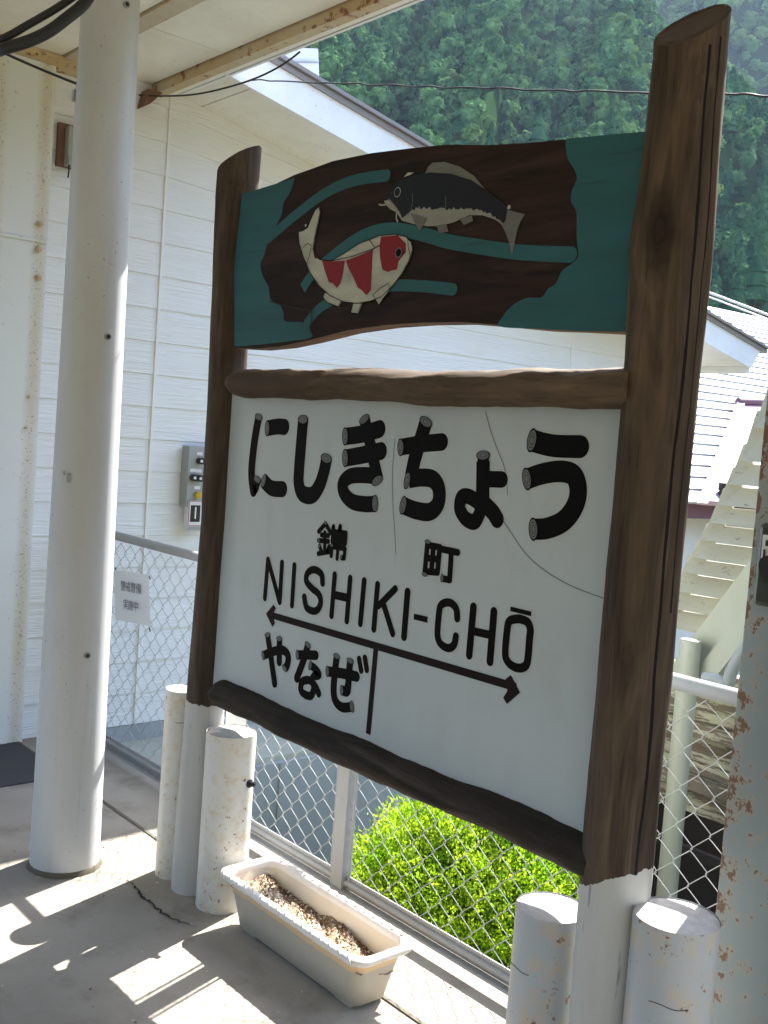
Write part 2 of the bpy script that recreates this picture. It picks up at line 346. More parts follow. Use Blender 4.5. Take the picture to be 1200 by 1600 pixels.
M['plastic_black'] = plain('black_plastic', (.012, .012, .014), .35)
M['yellow'] = plain('yellow_plastic', (.5, .36, .04), .4)
M['redline'] = plain('red_line', (.4, .05, .06), .5)
M['board_brown'] = plain('brown_backing_board', (.16, .085, .055), .75, var=.4, scale=25)
M['stainless'] = plain('dark_switch_glass', (.06, .075, .07), .25, metal=.4, var=.15)

# ================================================================== STRUCTURE
# platform slab, edge of the fence side at Y 2.2
SYP = 1.765
b = MB(); b.box((-4.6, -2.6, -.35), (9, 2.2, 0)); tag(b.build('platform_floor', M['floor'], loc=(0, 0, 0)), kind='structure')
b = MB(); b.box((-4.6, -2.55, -3.2), (9, 2.17, -.353)); tag(b.build('platform_wall', M['concrete_wall']), kind='structure')
b = MB(); b.box((-8, 2.23, -3.2), (-4.05, 4.7, -.085)); o = tag(b.build('terrace', [M['terrace']]), kind='structure')
b = MB(); b.box((-4.046, 2.24, -3.1), (-4.02, 4.7, -.11)); 
for y in (2.95, 3.85): b.box((-4.021, y, -3.1), (-4.012, y+.012, -.115))
tag(b.build('terrace_retaining_wall', M['concrete_wall']), kind='structure')
b = MB(); b.box((-1500, -1500, -3.6), (1500, 1500, -3.2)); tag(b.build('ground', M['earth']), kind='structure')
b = MB()                                                          # sloping bank below the fence
nx, ny = 60, 40; vs = []
for i in range(nx+1):
    for j in range(ny+1):
        x = -4.0+i*12/nx if i else -9.0; y = 2.19+j*9/ny; h = -1.0-.30*(y-2.2)+.07*sn(x*2.1, y*1.7)+.05*sn(x*5, y*4.3)
        vs.append((x, y, max(h, -3.15)))
b.add(vs, [(i*(ny+1)+j, (i+1)*(ny+1)+j, (i+1)*(ny+1)+j+1, i*(ny+1)+j+1) for i in range(nx) for j in range(ny)], 0, True)
tag(b.build('bank', M['earth']), kind='structure')
# floor joints, cracks and mat (laid a few mm proud)
def ground_ribbon(mb, pts, hw, z, jit=0):
    P = [np.array(p[:2], float) for p in pts]; vs = []; fs = []
    for i, p in enumerate(P):
        t = P[min(i+1, len(P)-1)]-P[max(i-1, 0)]; t /= np.linalg.norm(t); n = np.array([-t[1], t[0]]); h = (hw if not hasattr(hw, '__len__') else hw[i])*(1+random.uniform(-jit, jit))
        vs += [(*(p+n*h), z), (*(p-n*h), z)]
    mb.add(vs, [(2*i, 2*i+1, 2*i+3, 2*i+2) for i in range(len(P)-1)])
b = MB(); ground_ribbon(b, [(-4.55, 1.853), (9, 1.835)], .006, .004); 
ground_ribbon(b, [(-1.0, 1.83), (-.99, -2.5)], .004, .004)
tag(b.build('floor_joint', M['joint']), kind='structure')
b = MB()
cr = [onz(*p)[:2] for p in [(186, 1373), (206, 1381), (216, 1391), (222, 1402), (238, 1413), (252, 1427), (268, 1436), (284, 1441), (296, 1447), (309, 1450)]]
fine = []
for i in range(len(cr)-1):
    for t in np.linspace(0, 1, 5, endpoint=False): fine.append(cr[i]*(1-t)+cr[i+1]*t+rng.normal(0, .0035, 2))
ground_ribbon(b, fine, [.0035*math.sin(math.pi*min(1, (i+3)/len(fine))) + .0008 for i in range(len(fine))], .0035, .5)
tag(b.build('floor_crack', M['crack']), kind='structure')
b = MB(); b.prism([(*onz(*p)[:2], 0.0) for p in [(-80, 1187), (-5, 1165), (28, 1160), (55, 1180), (53, 1222), (0, 1231), (-90, 1262)]], (0, 0, .006))
tag(b.build('rubber_mat', M['mat_dark']), 'dark rubber mat lying on the platform floor left of the round column', 'mat')

# ------------------------------------------------------------------ hills with forest
def hgt(x, y):
    az = np.degrees(np.arctan2(-x, y)); d = np.hypot(x, y)
    crest = np.interp(az, [10, 24, 30, 33, 36, 38, 40, 44, 60, 80], [100, 100, 118, 140, 175, 200, 245, 330, 340, 330])
    sl = np.interp(az, [10, 28, 36, 42, 60], [.62, .64, .68, .74, .76])
    z1 = -3+np.clip(d-185, 0, None)*sl
    g1 = 40*np.exp(-((az-41.9+(d-300)*.006)/2.0)**2)*np.clip((d-210)/80, 0, 1)
    g2 = 22*np.exp(-((az-50.5-(d-300)*.008)/1.6)**2)*np.clip((d-210)/80, 0, 1)
    rel = 10*np.sin(az*.9+d*.012)+6*np.sin(az*2.1+1+d*.02)+4*np.sin(d*.06+az)
    z1 = z1-.3*g1-.25*g2+rel*np.clip((d-190)/120, 0, 1)
    z1 = crest-np.logaddexp(0, (crest-z1)/14)*14
    z1 = np.where(z1 > crest-1, z1, z1)-np.clip(d-620, 0, None)*.3*(az < 42)
    z2 = 60+(d-600)*1.22+12*np.sin(az*3.1+d*.03)+25*np.sin(az*.6+.5)+14*np.sin(az*1.7+d*.01)
    z2 = 455-np.logaddexp(0, (455-z2)/25)*25
    return np.where(d < 175, -3.25, np.maximum(np.maximum(z1, z2), -3.25))
AZ = np.radians(np.linspace(-10, 95, 211)); DD = np.concatenate([np.linspace(170, 640, 130), np.linspace(650, 1300, 60)])
A, D = np.meshgrid(AZ, DD, indexing='ij'); X = -np.sin(A)*D; Y_ = np.cos(A)*D; Z = hgt(X, Y_)
V = np.stack([X, Y_, Z-5*(D > 190)], -1).reshape(-1, 3); nD = len(DD)
ii, jj = np.meshgrid(np.arange(len(AZ)-1), np.arange(nD-1), indexing='ij'); q = (ii*nD+jj).ravel()
F = np.stack([q, q+1, q+1+nD, q+nD], -1)
def np_mesh(name, V, F, mats, mi=None, smooth=False, loc=(0, 0, 0), parent=None):
    me = bpy.data.meshes.new(name); nf, k = F.shape
    V = V-np.array(parent_world(parent) if parent is not None else loc)
    me.vertices.add(len(V)); me.vertices.foreach_set('co', V.astype(np.float32).ravel())
    me.loops.add(nf*k); me.loops.foreach_set('vertex_index', F.astype(np.int32).ravel())
    me.polygons.add(nf); me.polygons.foreach_set('loop_start', np.arange(0, nf*k, k, dtype=np.int32))
    me.polygons.foreach_set('loop_total', np.full(nf, k, np.int32))
    for m in mats: me.materials.append(m)
    if mi is not None: me.polygons.foreach_set('material_index', mi.astype(np.int32))
    me.polygons.foreach_set('use_smooth', np.full(nf, smooth))
    me.update(); me.validate()
    o = bpy.data.objects.new(name, me); COL.objects.link(o)
    if parent is not None: o.parent = parent
    else: o.location = loc
    return o
tag(np_mesh('hills', V, F[:, ::-1], [M['hill']], smooth=True), kind='structure')
vs = []; na = 90                                                # unseen hill ring added behind the camera to block low sky light
for i in range(na+1):
    az = math.radians(95+255*i/na)
    for d, h in ((170, -3.3), (260, 50), (420, 150), (620, 240), (900, 250)):
        hh = .6*h*(1+.18*math.sin(i*.7)+.08*math.sin(i*2.3)) if h > 0 else h; vs.append((-math.sin(az)*d, math.cos(az)*d, hh))
b = MB(); b.add(vs, [(i*5+k, (i+1)*5+k, (i+1)*5+k+1, i*5+k+1) for i in range(na) for k in range(4)], 0, True); tag(b.build('hills', M['hill_unseen'], loc=(0, 0, 0)), kind='structure')

def cards(P, Nrm, size, jit=.6, tri=False):
    """leaf clump faces at points P, roughly facing Nrm"""
    n = len(P); Nn = Nrm+rng.normal(0, jit, (n, 3)); Nn /= np.linalg.norm(Nn, axis=1, keepdims=True)
    r = rng.normal(0, 1, (n, 3)); U = np.cross(Nn, r); U /= np.linalg.norm(U, axis=1, keepdims=True); W = np.cross(Nn, U)
    s = size if hasattr(size, '__len__') else np.full(n, size)
    s = (s*rng.uniform(.6, 1.35, n))[:, None]
    if tri: Q = np.stack([P+U*s, P-U*s*.6+W*s*.9, P-U*s*.6-W*s*.9], 1)
    else: Q = np.stack([P+U*s, P+W*s*.55, P-U*s, P-W*s*.55], 1)
    return Q
def crown_pts(kind, n):
    """unit crown: points and normals; radius 1 wide, height 0..1"""
    if kind == 'con':
        z = rng.beta(1.1, 1.5, n); a = rng.uniform(0, 2*np.pi, n)
        lay = .75+.25*np.sin(z*28+np.sin(a*3+rng.uniform(0, 6))); r = (1-z)**.8*lay*rng.uniform(.8, 1, n)**.5*(1+.22*np.sin(a*5+z*14))
        P = np.stack([np.cos(a)*r, np.sin(a)*r, z], -1); Nn = np.stack([np.cos(a), np.sin(a), np.full(n, .55)], -1); return P, Nn
    nb = 9; c = rng.normal(0, 1, (nb, 3)); c /= np.linalg.norm(c, axis=1, keepdims=True); c[:, 2] = np.abs(c[:, 2])*.9-.15
    c = c*rng.uniform(.35, .62, (nb, 1)); c[0] = 0; rr = rng.uniform(.34, .52, nb); rr[0] = .62
    k = rng.integers(0, nb, n); v = rng.normal(0, 1, (n, 3)); v /= np.linalg.norm(v, axis=1, keepdims=True); v[:, 2] = np.where(rng.random(n) < .8, np.abs(v[:, 2]), v[:, 2])
    P = c[k]+v*rr[k][:, None]*rng.uniform(.85, 1.05, (n, 1)); P[:, 2] = (P[:, 2]+.55)/1.6; return P, v
def cores():
    import bmesh
    bm = bmesh.new(); bmesh.ops.create_icosphere(bm, subdivisions=2, radius=1); bm.verts.ensure_lookup_table()
    V = np.array([v.co[:] for v in bm.verts]); F = np.array([[v.index for v in f.verts] for f in bm.faces]); bm.free(); out = []
    for _ in range(6):
        a = rng.uniform(0, 6.28, 6); r = 1+.16*np.sin(V@rng.normal(0, 4, 3)+a[0])+.12*np.sin(V@rng.normal(0, 7, 3)+a[1]); P = V*r[:, None]*.60; P[:, 2] = (P[:, 2]+.6)/1.6
        out.append(P[F])
    con = []
    n = 9
    for _ in range(6):
        rings = []
        for z, r in ((0, .78), (.18, .60), (.2, .74), (.38, .44), (.4, .58), (.6, .27), (.62, .38), (.82, .10), (1.0, .01)):
            th = np.arange(n)*2*np.pi/n; rr = r*rng.uniform(.8, 1.1, n); rings.append(np.stack([np.cos(th)*rr, np.sin(th)*rr, np.full(n, z)], -1))
        T = []
        for i in range(len(rings)-1):
            for k in range(n):
                a, b_, c, d = rings[i][k], rings[i][(k+1) % n], rings[i+1][(k+1) % n], rings[i+1][k]; T += [[a, b_, c], [a, c, d]]
        con.append(np.array(T))
    return out, con
CORES = cores()
def forest(name, azr, dr, step, ncard, csize, label_kind=True, conf=lambda az, d: .25, near=None):
    Qs = []; Ms = []
    protos = [(kd, [crown_pts(kd, ncard) for _ in range(7)]) for kd in ('bro', 'con')]
    d = dr[0]
    while d < dr[1]:
        da = math.degrees(step/d)
        for az in np.arange(azr[0], azr[1], da):
            a = math.radians(az+random.uniform(-.5, .5)*da); dd = d+random.uniform(-.5, .5)*step
            x, y = -math.sin(a)*dd, math.cos(a)*dd; z = float(hgt(np.array(x), np.array(y)))
            con = random.random() < conf(az, dd)
            P, Nn = random.choice(protos[1 if con else 0][1])
            R = step*random.uniform(.5, .8)*(.62 if con else 1.0); Hh = R*(3.6 if con else 1.75)*random.uniform(.85, 1.2)
            ro = random.uniform(0, 6.28); c, s = math.cos(ro), math.sin(ro)
            RR = np.array([[c, -s, 0], [s, c, 0], [0, 0, 1]])
            Pw = (P*np.array([R, R, Hh]))@RR.T+np.array([x, y, z+(.2 if con else 1.0)*R*.6]); Nw = Nn@RR.T
            K = random.choice(CORES[1 if con else 0]); Kw = (K*np.array([R, R, Hh]))@RR.T+np.array([x, y, z+(.2 if con else 1.0)*R*.6]); tone = 2 if con else (1 if random.random() < .09 else 0)
            Qs.append(Kw); Ms.append(np.full(len(Kw), tone))
            Qs.append(cards(Pw, Nw, csize*(R/step)**.5, .60, True)); Ms.append(np.full(len(P), tone))
        d += step*.92
    Q = np.concatenate(Qs); mi = np.concatenate(Ms); n = len(Q)
    o = np_mesh(name, Q.reshape(-1, 3), np.arange(n*3).reshape(n, 3), [M['forest'], M['forest_pale'], M['conifer']], mi); return o
o = forest('forest', (25, 61), (186, 590), 5.3, 230, .72, conf=lambda az, d: .8 if (az < 36 and d < 380) else (.5 if d < 240 else .12))
tag(o, 'dense mixed forest covering the near mountainside', 'forest', kind='stuff')
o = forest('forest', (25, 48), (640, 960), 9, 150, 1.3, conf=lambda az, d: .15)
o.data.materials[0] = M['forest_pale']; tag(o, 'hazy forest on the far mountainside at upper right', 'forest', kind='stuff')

# ------------------------------------------------------------------ station building beside the platform
XW = -4.58
eb = empty('station_building', (XW, 4, -.08), 'white lap-sided building with gable roof beside the platform', 'building')
def zrake(Y): return 2.96-.183*(Y-3.0)                      # underside of the rake at X -4.13
YEND = 6.3
b = MB(); prof = []; n = 21
for i in range(n):
    z0 = .001+i*.1565; prof += [(XW+.007, z0), (XW, z0+.1545)]
y0, y1 = 1.2, YEND; vs = []; fs = []
vs = [(x, y, min(z, zrake(y)+.1)) for x, z in prof for y in (y0, 2.445, y1)]
for i in range(len(prof)-1):
    for j in (0, 1): fs.append((i*3+j, i*3+j+1, (i+1)*3+j+1, (i+1)*3+j))
b.add(vs, fs); b.box((XW-.25, 1.2, -.08), (XW-.01, YEND, 2.15)); 
b.hexa([(XW-.25, 1.2, 2.14), (XW-.012, 1.2, 2.14), (XW-.012, YEND, 2.14), (XW-.25, YEND, 2.14)], [(XW-.25, 1.2, zrake(1.2)), (XW-.012, 1.2, zrake(1.2)), (XW-.012, YEND, zrake(YEND)), (XW-.25, YEND, zrake(YEND))])
b.build('siding_wall', M['siding'], eb)
for y in (2.452, 5.55): b = MB(); b.box((XW+.002, y-.006, 0), (XW+.0135, y+.006, zrake(y))); b.build('joint_strip', M['white_trim'], eb)
b = MB(); b.box((XW-.03, 1.2, -.085), (XW+.004, 4.7, -.002)); b.box((XW-.04, 4.705, -3.2), (XW+.004, YEND, -.002)); b.build('plinth', M['concrete_wall'], eb)
# rake soffit boards with open joints
XF = -4.13
ysf = [1.3, 2.62, 3.75, 4.66, 5.6, 7.03]
b = MB()
for a, c in zip(ysf[:-1], ysf[1:]):
    b.hexa([(XW+.0, a+.004, zrake(a)), (XF, a+.004, zrake(a)), (XF, c-.004, zrake(c)), (XW, c-.004, zrake(c))],
           [(XW+.0, a+.004, zrake(a)+.012), (XF, a+.004, zrake(a)+.012), (XF, c-.004, zrake(c)+.012), (XW, c-.004, zrake(c)+.012)])
b.build('soffit', M['soffit'], eb)
b = MB(); ya, yb = 1.3, 7.045; ft, fb = .175, -.012
b.hexa([(XF, ya, zrake(ya)+fb), (XF+.02, ya, zrake(ya)+fb), (XF+.02, yb, zrake(yb)+fb), (XF, yb, zrake(yb)+fb)],
       [(XF, ya, zrake(ya)+ft), (XF+.02, ya, zrake(ya)+ft), (XF+.02, yb+.12, zrake(yb+.12)+ft), (XF, yb+.12, zrake(yb+.12)+ft)])
b.build('fascia', M['fascia'], eb)
b = MB(); yc = 7.2
for (xo, xi, zo, zt) in ((.052, -.1, ft, .018), (.034, -.1, ft-.03, .027)):
    b.hexa([(XF+xi, ya, zrake(ya)+zo), (XF+xo, ya, zrake(ya)+zo), (XF+xo, yc+.02, zrake(yc+.02)+zo), (XF+xi, yc+.02, zrake(yc+.02)+zo)],
           [(XF+xi, ya, zrake(ya)+zo+zt), (XF+xo, ya, zrake(ya)+zo+zt), (XF+xo, yc+.02, zrake(yc+.02)+zo+zt), (XF+xi, yc+.02, zrake(yc+.02)+zo+zt)])
b.build('roof_edge', M['roof_grey'], eb)
b = MB(); b.hexa([(-9, ya, zrake(ya)+.2), (XF-.1, ya, zrake(ya)+.2), (XF-.1, 7.2, zrake(7.2)+.2), (-9, 7.2, zrake(7.2)+.2)],
       [(-9, ya, zrake(ya)+.235), (XF-.1, ya, zrake(ya)+.235), (XF-.1, 7.2, zrake(7.2)+.235), (-9, 7.2, zrake(7.2)+.235)])
b.hexa([(-9, ya, zrake(ya)+.02), (XW, ya, zrake(ya)+.02), (XW, 7.0, zrake(7.0)+.02), (-9, 7.0, zrake(7.0)+.02)],
       [(-9, ya, zrake(ya)+.19), (XF, ya, zrake(ya)+.15), (XF, 7.0, zrake(7.0)+.15), (-9, 7.0, zrake(7.0)+.19)])
b.build('roof', M['roof_white'], eb)
b = MB(); b.box((-9, 7.035, zrake(7.05)-.05), (XF-.002, 7.06, zrake(7.05)+.1)); b.tube([(XF-.04, 7.13, zrake(7.13)+.13), (-9, 7.13, zrake(7.13)+.13)], .035, 10, cap=True)
b.build('gutter', M['white_trim'], eb)
b = MB(); b.box((-9, YEND-.2, -3.2), (XW-.252, YEND-.01, 2.1)); b.build('back_wall', M['wall_pale'], eb)

# upper roof piece rising behind the rake
eu = MB(); pu = [onx(*p, -6.3) for p in [(360, 70), (497, 76), (500, 150), (380, 150)]]
eu.prism(pu, (-.6, 0, .0)); 
pl = [onx(*p, -6.3)+np.array([.015, 0, 0]) for p in [(366, 95), (495, 97), (495, 99), (366, 97)]]; eu.prism(pl, (-.01, 0, 0), 1)
tag(eu.build('roof_turret', [M['roof_white'], M['roof_grey']]), 'small white roof box rising behind the gable edge under the canopy', 'roof')

# ------------------------------------------------------------------ lower wing with long white metal roof
VP = np.array([2850-600.0, 800-868.0, -FPX])@RM; hd = VP/np.linalg.norm(VP); hd[2] = 0; hd /= np.linalg.norm(hd)
pn = np.array([hd[1], -hd[0], 0.0])                           # horizontal, towards the camera side
if pn@(CAMP-np.array([-6, 8, 0])) < 0: pn = -pn
d0 = ray(1080, 787); E0 = CAMP+d0/np.linalg.norm(d0[:2])*11.0
TP = .55; rn = np.array([pn[0]*TP, pn[1]*TP, 1.0])            # roof falls towards pn
def onroof(x, y, off=0.0):
    d = ray(x, y); nn = rn/np.linalg.norm(rn); t = ((E0-CAMP)@nn+off)/(d@nn); return CAMP+d*t
def roofc(u, v, off=0.0):                                      # u along eave, v up the slope
    up = -pn+np.array([0, 0, TP]); up /= np.linalg.norm(up); return E0+hd*u+up*v+rn/np.linalg.norm(rn)*off
up = -pn+np.array([0, 0, TP]); up /= np.linalg.norm(up)
vridge = (onroof(1110, 480)-E0)@up; 
ew = empty('wing_building', tuple(E0-np.array([0, 0, 4.0])), 'lower white building wing with long pale metal roof beyond the stairs', 'building')
b = MB(); nl = 27; sp_ = vridge/nl
for i in range(nl):
    v0, v1 = i*sp_, (i+1)*sp_+.01
    b.hexa([roofc(-4.0, v0, -.0), roofc(24, v0, -.0), roofc(24, v1, -.022), roofc(-4.0, v1, -.022)],
           [roofc(-4.0, v0, .026), roofc(24, v0, .026), roofc(24, v1, .004), roofc(-4.0, v1, .004)])
for i in range(1, nl):
    a_, c_ = roofc(-4.0, i*sp_-.012, .030), roofc(24, i*sp_-.012, .030); b.hexa([a_, c_, c_+up*.012, a_+up*.012], [a_+rn*.003, c_+rn*.003, c_+up*.012+rn*.003, a_+up*.012+rn*.003], 1)
b.build('roof', [M['roof_white'], M['roof_grey']], ew)
b = MB(); vl = [(roofc(-.2, -.02), roofc(14, -.02))]
a_, c_ = roofc(-4.0, -.03, -.16), roofc(24, -.03, -.16); b.hexa([a_, c_, c_-pn*.03, a_-pn*.03], [a_+[0, 0, .19], c_+[0, 0, .19], c_-pn*.03+[0, 0, .19], a_-pn*.03+[0, 0, .19]])
b.build('eave_trim', M['roof_purple'], ew)
b = MB(); a_, c_ = roofc(-4.0, .35, -.3), roofc(24, .35, -.3); a_[2] = c_[2] = -3.2; t_ = E0[2]-.05
q0 = [a_, c_, c_-pn*.2, a_-pn*.2]; b.hexa(q0, [np.array([p[0], p[1], t_]) for p in q0]); b.build('wall', M['wall_pale'], ew)
# pink cross roof, its valley band and cap
ap = onroof(1156, 628, .03); el = onroof(1094, 789, .03)
def pk(px, py, off): return onroof(px, py, off)
b = MB(); poly = [(1156, 628), (1260, 634), (1290, 800), (1094, 789)]
b.prism([pk(*p, .03) for p in poly], rn*.05)
for i in range(12):
    t = (i+.5)/12; y_ = 634+t*150; xl = 1156-62*t*1.0; P0 = pk(xl+10, y_, .085); P1 = pk(1270, y_+6, .085)
    b.hexa([P0, P1, P1+up*.022, P0+up*.022], [P0+rn*.006, P1+rn*.006, P1+up*.022+rn*.006, P0+up*.022+rn*.006], 1)
b.build('pink_roof', [M['roof_pink'], M['roof_grey']], ew)
b = MB(); b.tube([pk(1153, 627, .12), pk(1260, 630, .12)], .05, 8); b.build('ridge_cap', M['roof_purple'], ew)
b = MB(); b.prism([pk(*p, .1) for p in [(1152, 628), (1164, 629), (1104, 789), (1088, 788)]], rn*.02); b.build('valley_flashing', M['roof_pink'], ew)
b = MB(); p_ = pk(1120, 766, .12); b.tube([p_-up*.05, p_+hd*.35-up*.05], .03, 8); b.tube([p_+hd*.1, p_+hd*.1+np.array([0, 0, .08])], .05, 8); b.build('snow_guard', M['black'], ew)

# ------------------------------------------------------------------ cream timber stairs beyond the fence
YS = 8.0
es = empty('covered_stairs', tuple(ony(1050, 1400, YS)), 'peeling cream timber stairway with sawtooth edge behind the fence', 'stairway')
b = MB(); teeth = [(1046, 968), (1057, 940), (1068, 914), (1082, 885), (1096, 862), (1110, 835), (1122, 808), (1136, 780), (1152, 748), (1171, 712), (1192, 660), (1216, 612), (1240, 566)]
for i in range(len(teeth)-1):
    x0, y0_ = teeth[i]; x1, y1_ = teeth[i+1]; rise = y0_-y1_
    A0 = ony(x0, y0_, YS); A1 = ony(x1, y1_, YS); ztop = A1[2]-.02; zb = A0[2]-.05
    xl = A0[0]; XR = -2.2
    tip = A1[2]+.04
    off = .0
    # one lapped board: pointed left end, tilted so its foot stands proud
    front = [(xl-.015, YS-.10, zb), (XR, YS-.10, zb), (XR, YS+.0, ztop), (xl+.13, YS+.0, ztop-.05), (xl+.05, YS-.005, tip+.06), (xl+.03, YS-.01, tip+.05)]
    b.prism(front, (0, .022, 0))
b.build('lapped_side', M['flaking'], es)
b = MB(); w0 = [ony(*p, YS-.2) for p in [(1045, 1045), (1250, 770), (1262, 830), (1075, 1065)]]
b.prism(w0, (0, .12, 0)); w1 = [ony(*p, YS-.28) for p in [(1075, 1062), (1262, 832), (1270, 868), (1100, 1080)]]; b.prism(w1, (0, .2, 0)); b.build('stringer', M['cream'], es)
b = MB(); a_ = ony(1080, 1000, YS-.35); b.tube([(a_[0], YS-.35, -3.2), (a_[0], YS-.35, a_[2])], .088, 16); b.build('post', M['cream'], es)
a2 = ony(912, 1380, YS+.2); b = MB(); b.tube([(a2[0], YS+.2, -3.2), (a2[0], YS+.2, a2[2]+.5)], .088, 16); b.build('post', M['cream'], es)
b = MB(); zt = ony(1050, 1030, YS+.3)[2]; zb = ony(1100, 1275, YS+.3)[2]; nb = 11
for i in range(nb):
    z1 = zt-(zt-zb)*i/nb; z0 = zt-(zt-zb)*(i+1)/nb; yo = .0 if i % 4 else -.12
    b.hexa([(-6.5, YS+.3+yo-.03, z0), (-2.2, YS+.3+yo-.03, z0), (-2.2, YS+.33, z0), (-6.5, YS+.33, z0)],
           [(-6.5, YS+.3+yo, z1-.004), (-2.2, YS+.3+yo, z1-.004), (-2.2, YS+.33, z1-.004), (-6.5, YS+.33, z1-.004)])
b.build('weathered_boards', M['weathered'], es)
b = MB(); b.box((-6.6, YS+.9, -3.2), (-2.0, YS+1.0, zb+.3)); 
b.box((-6.5, YS+.5, zb-.5), (-2.2, YS+.56, zb-.42)); b.build('understairs_shade', M['dark'], es)  # near-black sheet, shade under the stairs put into its colour
b = MB(); pp = [ony(*p, YS-.6) for p in [(1190, 985), (1160, 1020), (1143, 1050), (1136, 1070), (1118, 1062), (1100, 1060)]]
b.tube(catmull(pp), .05, 10); b.build('drain_pipe', M['box_grey'], es)

# ------------------------------------------------------------------ canopy
ZC = 3.059; YE = 2.49
ec = empty('platform_canopy', (-1, 0, ZC), 'white panelled platform canopy with rusty edge beam overhead', 'canopy')
b = MB(); xs = [-4.575, -3.93, -3.02, -2.11, -1.2, -.29, .62, 1.53, 2.44, 3.35, 4.3]; ys = [-5.1, -4.2, -3.3, -2.4, -1.5, -.6, .15, 1.06, 1.905]  # rows behind the camera are added, unseen, to cut frontal sky light
for xa, xb in zip(xs[:-1], xs[1:]):
    for ya_, yb_ in list(zip(ys[:-1], ys[1:]))+[(2.0, 2.345)]: b.box((xa+.002, ya_+.002, ZC), (xb-.002, yb_-.002, ZC+.012))
b.build('soffit_panel', M['soffit'], ec)
b = MB()
for xa in np.arange(-4.35, 4.2, .3): b.box((xa+.0015, 2.378, ZC-.01), (xa+.2985, YE-.01, ZC+.004))
b.box((-4.575, 2.378, ZC-.01), (-4.352, YE-.01, ZC+.004)); b.build('eave_board', M['soffit'], ec)
b = MB(); b.box((-4.575, 2.352, ZC-.045), (4.3, 2.358, ZC+.02)); b.box((-4.575, 2.358, ZC-.045), (4.3, 2.40, ZC-.039)); b.build('edge_beam', M['rust_beam'], ec)
b = MB(); b.box((-4.575, 1.91, ZC-.012), (4.3, 1.99, ZC+.03)); b.box((-4.575, .155, ZC-.05), (4.3, .235, ZC+.03)); b.build('purlin', M['cream_purlin'], ec)
b = MB(); b.box((-4.57, -5.2, ZC+.03), (4.35, YE, ZC+.09)); b.box((-4.57, YE-.004, ZC-.012), (4.35, YE+.01, ZC+.095)); b.build('roof', M['fascia'], ec)  # roof lengthened backwards out of view to match, shading the front
b = MB(); b.box((-4.60, 1.2, ZC-.07), (-4.545, 2.02, ZC-.002)); b.build('wall_angle', M['rust_beam'], ec)
b = MB(); p = onx(228, 160, -4.5); b.hexa([(-4.57, 2.30, ZC-.045), (-4.50, 2.30, ZC-.045), (-4.50, 2.37, ZC-.045), (-4.57, 2.37, ZC-.045)], [(-4.57, 2.28, ZC-.13), (-4.50, 2.28, ZC-.13), (-4.50, 2.31, ZC-.11), (-4.57, 2.31, ZC-.11)]); b.build('bracket', M['board_brown'], ec)

# round column
ecol = empty('round_column', (-3.205, 1.49, 0), 'thick round white column standing in front of the lap-sided wall', 'column')
b = MB(); zz = np.linspace(0, ZC-.001, 40); b.tube([(-3.205, 1.49, z) for z in zz], [.1135-.0086*z for z in zz], 40, cap=False); b.build('shaft', M['column'], ecol)
b = MB(); b.tube([(-3.205, 1.49, .001), (-3.205, 1.49, .010), (-3.205, 1.49, .016)], [.121, .118, .1145], 40, rfun=lambda t, a: 1+.022*sn(a*3)+.02*sn(a*11)); b.build('base_grime', M['joint'], ecol)
b = MB()
def oncyl(px, py, cx, cy, r):
    d = ray(px, py); o_ = CAMP; A_ = d[0]**2+d[1]**2; B_ = 2*(d[0]*(o_[0]-cx)+d[1]*(o_[1]-cy)); C_ = (o_[0]-cx)**2+(o_[1]-cy)**2-r*r
    t = (-B_-math.sqrt(max(B_*B_-4*A_*C_, 0)))/(2*A_); P = o_+d*t; nrm = np.array([P[0]-cx, P[1]-cy, 0])/r; return P, nrm
for px, py in ((197, 7), (168, 526), (136, 1024)):
    P, nn = oncyl(px, py, -3.205, 1.49, .1135-.0086*{197: 2.75, 168: 1.75, 136: .75}[px]); b.tube([P-nn*.004, P+nn*.006], .011, 14, mi=0); b.tube([P+nn*.0055, P+nn*.0075], .0065, 12, mi=1)
b.build('plugged_bolt_hole', [M['galv'], M['black']], ecol)
b = MB()
for (px, py, w_, h_) in ((107, 754, .012, .03), (100, 742, .006, .012)):
    P, nn = oncyl(px, py, -3.205, 1.49, .1035); t = np.array([-nn[1], nn[0], 0]); b.prism([P-t*w_/2, P+t*w_/2, P+t*w_/2+[0, 0, h_], P-t*w_/2+[0, 0, h_]], nn*.001)
b.build('tape_scrap', M['box_grey'], ecol)
b = MB(); b.box((-3.256, 1.400, 2.485), (-3.240, 1.412, 2.52)); b.build('cable_clip', M['box_grey'], ecol)

# rusty flat steel pier at the left
ep = empty('steel_pier', (-4.53, 1.5, 0), 'white painted steel pier with rust streaks and bolts at left edge', 'pier')
b = MB(); b.box((-4.575, .9, .0), (-4.53, 1.872, 3.0)); b.box((-4.530, .9, 2.235), (-4.522, 1.868, 2.25)); b.box((-4.53, .9, 0), (-4.525, 1.80, .02)); b.build('plate', M['panel_rust'], ep, bevel=.004)
for px, py in ((62, 350), (60, 434), (60, 390), (45, 620), (42, 668)):
    b = MB(); P = onx(px, py, -4.525)
    if px < 50: b.ico(P, .008, 0, 1, .3)
    else: b.tube([P-[.006, 0, 0], P+[.008, 0, 0]], .014, 6); b.tube([P+[.006, 0, 0], P+[.016, 0, 0]], .007, 8)
    b.build('bolt', M['rust_beam'], ep)
